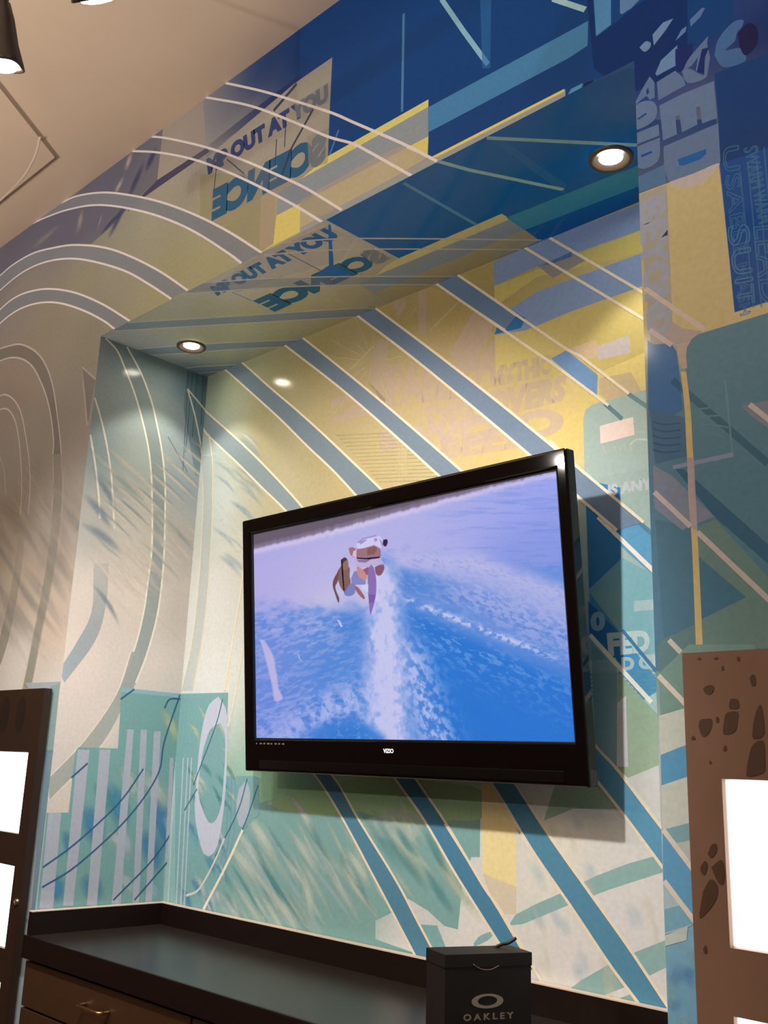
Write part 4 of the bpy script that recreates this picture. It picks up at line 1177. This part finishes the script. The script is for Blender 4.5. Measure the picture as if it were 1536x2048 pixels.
# white streaks on the water
for p in (((676, 1238), (682, 1240), (688, 1252), (684, 1254)), ((598, 1305), (602, 1316), (608, 1324), (600, 1316))):
    shape((206, 206, 242), *p, a=.8)
sp_n = lambda *p: shape((196, 184, 226), *p, smooth=True, a=.85, soft=4)
sp_n((522, 1278), (532, 1282), (548, 1310), (556, 1350), (560, 1378), (568, 1398), (552, 1402), (546, 1370), (534, 1320))
img *= (1 + (rng.random(img.shape) - .5) * .06)
img = np.clip(img, 0, 255)
me = bpy.data.meshes.new('screen')
vx, vz = np.meshgrid(np.linspace(-SW, SW, NXS + 1), np.linspace(SH, -SH, NYS + 1))
co = np.c_[vx.ravel(), np.zeros(vx.size), vz.ravel()]
k = (np.arange(NYS)[:, None] * (NXS + 1) + np.arange(NXS)).ravel()
quads = np.c_[k, k + NXS + 1, k + NXS + 2, k + 1]
me.vertices.add(len(co)); me.vertices.foreach_set('co', co.ravel())
me.loops.add(quads.size); me.loops.foreach_set('vertex_index', quads.ravel().astype(np.int32))
me.polygons.add(len(quads)); me.polygons.foreach_set('loop_start', (np.arange(len(quads)) * 4).astype(np.int32))
me.update(calc_edges=True)
at = me.attributes.new('picture', 'FLOAT_COLOR', 'FACE')
at.data.foreach_set('color', np.c_[lin(img.reshape(-1, 3)), np.ones(NXS * NYS)].astype(np.float32).ravel())
m = bpy.data.materials.new('lit_screen')
m.use_nodes = True
b = m.node_tree.nodes['Principled BSDF']
b.inputs['Base Color'].default_value = (.004, .004, .005, 1)
b.inputs['Roughness'].default_value = .06
b.inputs['Specular IOR Level'].default_value = .25
an = m.node_tree.nodes.new('ShaderNodeAttribute')
an.attribute_name = 'picture'
m.node_tree.links.new(an.outputs['Color'], b.inputs['Emission Color'])
b.inputs['Emission Strength'].default_value = SCREEN_E
so = link('screen', me, m, tv)
so['label'] = 'lit picture of a wake rider behind a boat'

def text_obj(name, s, width, height, material, parent, loc, rot=(0, 0, 0), heavy=.02, depth=.0006):
    """raised lettering lying in its local x/z plane, front at -y"""
    V, Fc = text_mesh(s, heavy)
    bm = bmesh.new()
    vs = [bm.verts.new(((u - .5) * width, 0, (v - .5) * height)) for u, v in V]
    for f in Fc:
        try:
            bm.faces.new([vs[i] for i in f])
        except ValueError:
            pass
    ex = bmesh.ops.extrude_face_region(bm, geom=bm.faces[:])
    for g in ex['geom']:
        if isinstance(g, bmesh.types.BMVert):
            g.co.y -= depth
    return done(bm, name, material, parent, loc=loc, rot=rot)
M_LOGO = mat('lit_logo', (225, 225, 235), .4, emit=(225, 225, 240), emit_s=.8)
text_obj('brand_logo', 'VIZIO', .034, .0105, M_LOGO, tv, (-.004, -.0122, -.3225))
bm = bmesh.new()
for i, w in enumerate((.006, .012, .010, .014, .008, .012, .009, .012)):
    x = -.515 + .016 * i
    box_bm(bm, (x, -.0126, -.3125), (x + w * .8, -.0118, -.3085))
done(bm, 'port_labels', mat('label_print', (120, 110, 105), .5), tv)

# ------------------------------------------------------------------ counter
M_DARK = mat('dark_laminate', (25, 13, 11), .4, noise=.25, nscale=30, spec=.4)
M_TOP = mat('counter_laminate', (44, 38, 34), .28, noise=.2, nscale=25, spec=.5)
M_EDGE = mat('pale_edge_band', (225, 205, 190), .35)
M_CAB = mat('brown_cabinet_laminate', (66, 44, 27), .5, noise=.25, nscale=18)
M_HAND = mat('satin_brass', (205, 170, 125), .25, 1.0)
ct = thing('countertop', 'dark laminate counter filling the niche under the television, with a raised upstand', 'countertop', (W / 2, D / 2, ZT))
def rel(o, t):
    o.matrix_parent_inverse = Matrix.Translation(-Vector(t.location))
    return o
e = .004
rel(box('worktop', (e, -.022, .928), (W - e, D - e, ZT), [M_TOP], ct, .003), ct)
rel(box('front_edge', (e, -.030, .926), (W - e, -.0215, ZT + .001), M_DARK, ct, .003), ct)
rel(box('upstand', (e, D - .022, ZT), (W - e, D - e, ZB - .002), M_DARK, ct, .001), ct)
rel(box('upstand', (e, -.02, ZT), (.022, D - .022, ZB - .002), M_DARK, ct, .001), ct)
rel(box('edge_band', (e, D - .023, ZB - .003), (W - e, D - e, ZB), M_EDGE, ct, .0005), ct)
rel(box('edge_band', (e, -.02, ZB - .003), (.023, D - .022, ZB), M_EDGE, ct, .0005), ct)
cab = thing('base_cabinet', 'brown base cabinet with drawers under the dark counter', 'cabinet', (W / 2, D / 2, 0))
rel(box('carcass', (e, .0, .08), (W - e, D - e, .925), M_CAB, cab), cab)
rel(box('plinth', (.03, .04, 0), (W - .03, D - e, .08), M_DARK, cab), cab)
for i, (x0, x1) in enumerate(((.014, .796), (.802, 1.584), (1.590, W - .014))):
    dr = rel(box('drawer', (x0, -.018, .803), (x1, -.0005, .918), M_CAB, cab, .002), cab)
    xm = (x0 + x1) / 2
    bm = bmesh.new()
    tube_bm(bm, smooth_line([(xm - .055, -.017, .866), (xm - .053, -.040, .866), (xm - .042, -.047, .866), (xm, -.048, .866), (xm + .042, -.047, .866), (xm + .053, -.040, .866), (xm + .055, -.017, .866)], 6), .005, 10)
    h = done(bm, 'handle', M_HAND, dr, True)
    h['label'] = 'brass bow handle'
    h.matrix_parent_inverse = Matrix.Translation(-Vector(cab.location))
    h.matrix_parent_inverse = dr.matrix_parent_inverse.inverted() @ Matrix.Identity(4) if False else Matrix.Identity(4)
    dd = rel(box('door', (x0, -.018, .09), (x1, -.0005, .797), M_CAB, cab, .002), cab)

# ------------------------------------------------------------------ black carton on the counter
M_CARD = mat('black_card', (20, 11, 9), .55, noise=.3, nscale=60)
M_SILVER = mat('silver_foil', (190, 175, 160), .35, .7)
LF, RF, LB = Vector((1.507, .02, 0)), Vector((1.578, .19, 0)), Vector((1.446, .065, 0))
ux = (RF - LF).normalized()
ang = math.atan2(ux.y, ux.x)
cw, cd, ch = .186, .076, .168
cen = LF + ux * cw / 2 + Vector((-ux.y, ux.x, 0)) * cd / 2
gb = thing('gift_carton', 'small black carton with silver ring emblem and white lettering standing on the counter', 'box', (cen.x, cen.y, ZT + .0005), (0, 0, ang))
box('carton_body', (-cw / 2, -cd / 2, 0), (cw / 2, cd / 2, ch - .022), M_CARD, gb, .001)
box('lid', (-cw / 2 - .0015, -cd / 2 - .0015, ch - .024), (cw / 2 + .0015, cd / 2 + .0015, ch), M_CARD, gb, .0015)
bm = bmesh.new()
tube_bm(bm, smooth_line([(.045, .02, ch - .001), (.06, .015, ch + .006), (.072, .01, ch + .009), (.086, .004, ch + .019)], 5), .003, 8)
done(bm, 'pull_tab', M_CARD, gb, True)
bm = bmesh.new()
tube_bm(bm, smooth_line([(-.035, -cd / 2 - .002, ch - .018), (-.02, -cd / 2 - .004, ch - .026), (.0, -cd / 2 - .004, ch - .028), (.02, -cd / 2 - .002, ch - .022)], 5), .0009, 6)
done(bm, 'cord', mat('cord', (120, 100, 85), .6), gb, True)
# emblem: a flattened ring, heavier at both ends
bm = bmesh.new()
N = 48
ro, ri = [], []
for k in range(N):
    a = 2 * math.pi * k / N
    ro.append(bm.verts.new((.034 * math.cos(a), 0, .0125 * math.sin(a))))
    ri.append(bm.verts.new((.021 * math.cos(a), 0, .0085 * math.sin(a) + .0005)))
for k in range(N):
    bm.faces.new((ro[k], ro[(k + 1) % N], ri[(k + 1) % N], ri[k]))
ex = bmesh.ops.extrude_face_region(bm, geom=bm.faces[:])
for g in ex['geom']:
    if isinstance(g, bmesh.types.BMVert):
        g.co.y -= .0008
done(bm, 'emblem', M_SILVER, gb, loc=(-.003, -cd / 2 - .0002, .085))
text_obj('lettering', 'O A K L E Y', .108, .0115, mat('white_print', (140, 125, 112), .6), gb, (0, -cd / 2 - .0002, .0585), heavy=.03)

# ------------------------------------------------------------------ display panels beside the niche
M_WENGE = mat('dark_brown_panel', (46, 28, 18), .55, noise=.3, nscale=9)
M_RUST = mat('brown_panel', (146, 116, 100), .55, noise=.3, nscale=9)
M_PATCH = mat('dark_patch', (84, 62, 50), .5)
M_SLOT = mat('dark_slot', (26, 14, 9), .6)
M_BOX = mat('lit_acrylic', (250, 248, 240), .4, emit=(255, 250, 240), emit_s=BOX_E)
M_STEEL = mat('lock_steel', (150, 135, 120), .3, .9)
OPEN = [(1.253, 1.490), (.935, 1.162), (.617, .845), (.299, .527)]
def panel(label, x0, x1, ox0, ox1, dark, lock_x, mats):
    t = thing('display_panel', label, 'display', ((x0 + x1) / 2, -.02, 0))
    y0, y1 = -.034, -.008
    bm = bmesh.new()
    zs = sorted([0.0, 1.682] + [z for a, b in OPEN for z in (a, b)])
    xs = [x0, ox0, ox1, x1]
    grid = {}
    for yi, y in enumerate((y0, y1)):
        for i, x in enumerate(xs):
            for j, z in enumerate(zs):
                grid[yi, i, j] = bm.verts.new((x, y, z))
    solid = lambda i, j: 0 <= i < 3 and 0 <= j < len(zs) - 1 and not (i == 1 and any(abs(zs[j] - a) < 1e-6 for a, b in OPEN))
    for i in range(3):
        for j in range(len(zs) - 1):
            if not solid(i, j):
                continue
            for yi in (0, 1):
                bm.faces.new((grid[yi, i, j], grid[yi, i + 1, j], grid[yi, i + 1, j + 1], grid[yi, i, j + 1]))
            for di, dj, a, c in ((-1, 0, (i, j), (i, j + 1)), (1, 0, (i + 1, j), (i + 1, j + 1)), (0, -1, (i, j), (i + 1, j)), (0, 1, (i, j + 1), (i + 1, j + 1))):
                if not solid(i + di, j + dj):
                    bm.faces.new((grid[0, a[0], a[1]], grid[0, c[0], c[1]], grid[1, c[0], c[1]], grid[1, a[0], a[1]]))
    nb = len(bm.faces)
    # dark marks printed on the front
    for P in dark:
        q = smooth_line(P + [P[0]], 4)[:-1]
        vs = [bm.verts.new((p[0], y0 - .0006, p[1])) for p in q]
        f = bm.faces.new(vs)
        f.material_index = 1
    rel(done(bm, 'face_panel', mats, t), t)
    for a, b in OPEN:
        rel(box('light_box', (ox0 + .001, -.024, a + .001), (ox1 - .001, -.010, b - .001), M_BOX, t, .002), t)
    bm = bmesh.new()
    lathe_bm(bm, [(.0, -.008), (.006, -.007), (.009, -.004), (.010, 0), (.010, .003)], 20, 'Y')
    rel(done(bm, 'lock', M_STEEL, t, True), t).location = (lock_x, y0, 1.068)
    return t
def fpx(*pts):
    return [tuple(hit(p[0], p[1], 1, -.034)[[0, 2]]) for p in pts]
dl = [[(-.17 - .105 * k - dx, z - .07 * s), (-.145 - .105 * k - dx, z - .02), (-.145 - .105 * k - dx, z + .05 * s), (-.17 - .105 * k - dx, z + .075 * s), (-.195 - .105 * k - dx, z + .04 * s), (-.195 - .105 * k - dx, z - .04 * s)] for k in range(6) for z, dx, s in ((1.6, 0, .8),)]
panel('dark brown panel of lit white boxes at the left edge, beside the niche', -.80, -.034, -.74, -.088, dl, -.047, [M_WENGE, M_SLOT])
pv = view(1336, 1290, .3704)
dr_ = [fpx(*pv(*p)) for p in (
    ((190, 235), (215, 218), (245, 220), (248, 245), (225, 268), (200, 260)),
    ((165, 440), (175, 405), (210, 398), (235, 400), (238, 440), (215, 485), (185, 492)),
    ((258, 392), (272, 388), (276, 412), (262, 420)),
    ((330, 320), (340, 292), (378, 296), (382, 340), (335, 345)),
    ((305, 400), (320, 366), (378, 362), (375, 420), (360, 470), (300, 480)),
    ((440, 180), (455, 160), (470, 170), (474, 215), (455, 220)),
    ((460, 430), (480, 350), (505, 330), (520, 480), (460, 505)),
    ((430, 640), (455, 545), (515, 520), (525, 640), (515, 690), (430, 710)),
    ((288, 118), (300, 112), (302, 135), (290, 138)), ((160, 72), (175, 68), (178, 78), (162, 80)), ((250, 68), (270, 66), (268, 76), (252, 78)), ((372, 66), (384, 64), (388, 86), (376, 86)),
    ((125, 500), (140, 490), (148, 508), (130, 514)), ((298, 560), (312, 540), (318, 565), (302, 574)), ((222, 630), (232, 625), (236, 640), (224, 642)),
    ((215, 1130), (235, 1080), (262, 1075), (262, 1120), (235, 1150)),
    ((175, 1200), (200, 1165), (215, 1190), (200, 1240), (180, 1230)), ((235, 1200), (290, 1160), (308, 1230), (300, 1290), (270, 1280)),
    ((190, 1330), (230, 1265), (268, 1300), (262, 1370), (215, 1440), (170, 1470)),
    ((190, 1640), (205, 1620), (212, 1660), (196, 1665)))]
panel('rust brown panel with dark patches and lit white boxes, right of the niche', 2.024, 2.90, 2.079, 2.84, dr_, 2.045, [M_RUST, M_PATCH])

# ------------------------------------------------------------------ downlights in the niche soffit
M_TRIM = mat('downlight_trim', (84, 72, 62), .4)
M_LENS = mat('lamp_lens', (255, 244, 225), .4, emit=(255, 242, 222), emit_s=60)
def downlight(x, y, label):
    t = thing('downlight', label, 'light', (x, y, ZS - .0045), (0, 0, 0), None)
    bm = bmesh.new()
    lathe_bm(bm, [(.050, .0), (.0495, -.004), (.046, -.006), (.040, -.005), (.034, -.001), (.026, .001)], 48)
    done(bm, 'trim_ring', M_TRIM, t, True)
    bm = bmesh.new()
    rr = lathe_bm(bm, [(.0265, .0005), (.020, -.002), (.010, -.0032), (.001, -.0035)], 40)
    bm.faces.new(rr[-1])
    done(bm, 'lens', M_LENS, t, True)
    lamp('downlight_light', 'SPOT', (x, y, ZS - .018), (x, y, 0), DOWN_W, (1.0, .88, .72), spot_size=math.radians(92), spot_blend=.25, shadow_soft_size=.028)
downlight(.18, .241, 'round recessed downlight in the olive end of the niche soffit')
downlight(1.767, .242, 'round recessed downlight in the blue end of the niche soffit')

# ------------------------------------------------------------------ track with spot heads
M_HEAD = mat('spot_head_black', (34, 22, 20), .5)
TY, TZ = -.89, 2.95
tr = thing('lighting_track', 'black lighting track hung from the ceiling above the counter', 'track', (1.4, TY, TZ))
rel(box('rail', (.3, TY - .018, TZ), (2.6, TY + .018, TZ + .035), M_HEAD, tr, .003), tr)
for x in (.6, 2.3):
    bm = bmesh.new()
    tube_bm(bm, [(x, TY, TZ + .03), (x, TY, ZC)], .006, 10)
    rel(done(bm, 'hanger', M_HEAD, tr, True), tr)
def spot_head(lens_at, aim, label, power):
    """a flared square head on a short stem; lens centre at lens_at"""
    c = Vector(lens_at)
    d = (Vector(aim) - c).normalized()
    t = thing('track_spotlight', label, 'light', c)
    t.rotation_euler = d.to_track_quat('-Z', 'Y').to_euler()
    bm = bmesh.new()
    prof = [(.010, .122), (.017, .118), (.024, .09), (.031, .045), (.040, .010), (.042, .0), (.039, -.001), (.037, .006)]
    rings = []
    for r, h in prof:
        ring = []
        for k in range(32):
            a = 2 * math.pi * k / 32
            # rounded square outline
            s = (abs(math.cos(a)) ** 4 + abs(math.sin(a)) ** 4) ** -.25
            ring.append(bm.verts.new((r * s * math.cos(a), r * s * math.sin(a), h)))
        rings.append(ring)
    for a, b in zip(rings, rings[1:]):
        for k in range(32):
            bm.faces.new((a[k], a[(k + 1) % 32], b[(k + 1) % 32], b[k]))
    bm.faces.new(rings[0])
    done(bm, 'lamp_housing', M_HEAD, t, True)
    bm = bmesh.new()
    rr = lathe_bm(bm, [(.0375, .004), (.030, -.004), (.015, -.008), (.001, -.009)], 32)
    bm.faces.new(rr[-1])
    done(bm, 'lens', M_LENS, t, True)
    # stem up to the rail
    top = t.rotation_euler.to_matrix().inverted() @ (Vector((c.x - d.x * .12, TY, TZ + .004)) - c)
    bm = bmesh.new()
    tube_bm(bm, [(0, 0, .12), tuple(top)], .008, 10)
    done(bm, 'stem', M_HEAD, t, True)
    lamp('track_spot_light', 'SPOT', c + d * .02, aim, power, WARM, spot_size=math.radians(98), spot_blend=.6, shadow_soft_size=.03)
def along(px, py, k):
    return tuple(_C + ray(px, py) * k)
spot_head(along(200, -5, 1.62), (.75, .4, 1.3), 'track spotlight glaring at the very top edge of the picture', SPOT_W * 1.45)
spot_head(along(-1, 131, 1.88), (.72, -.5, 1.17), 'dark track spotlight head with glowing lens in the upper left corner', SPOT_W * .5)
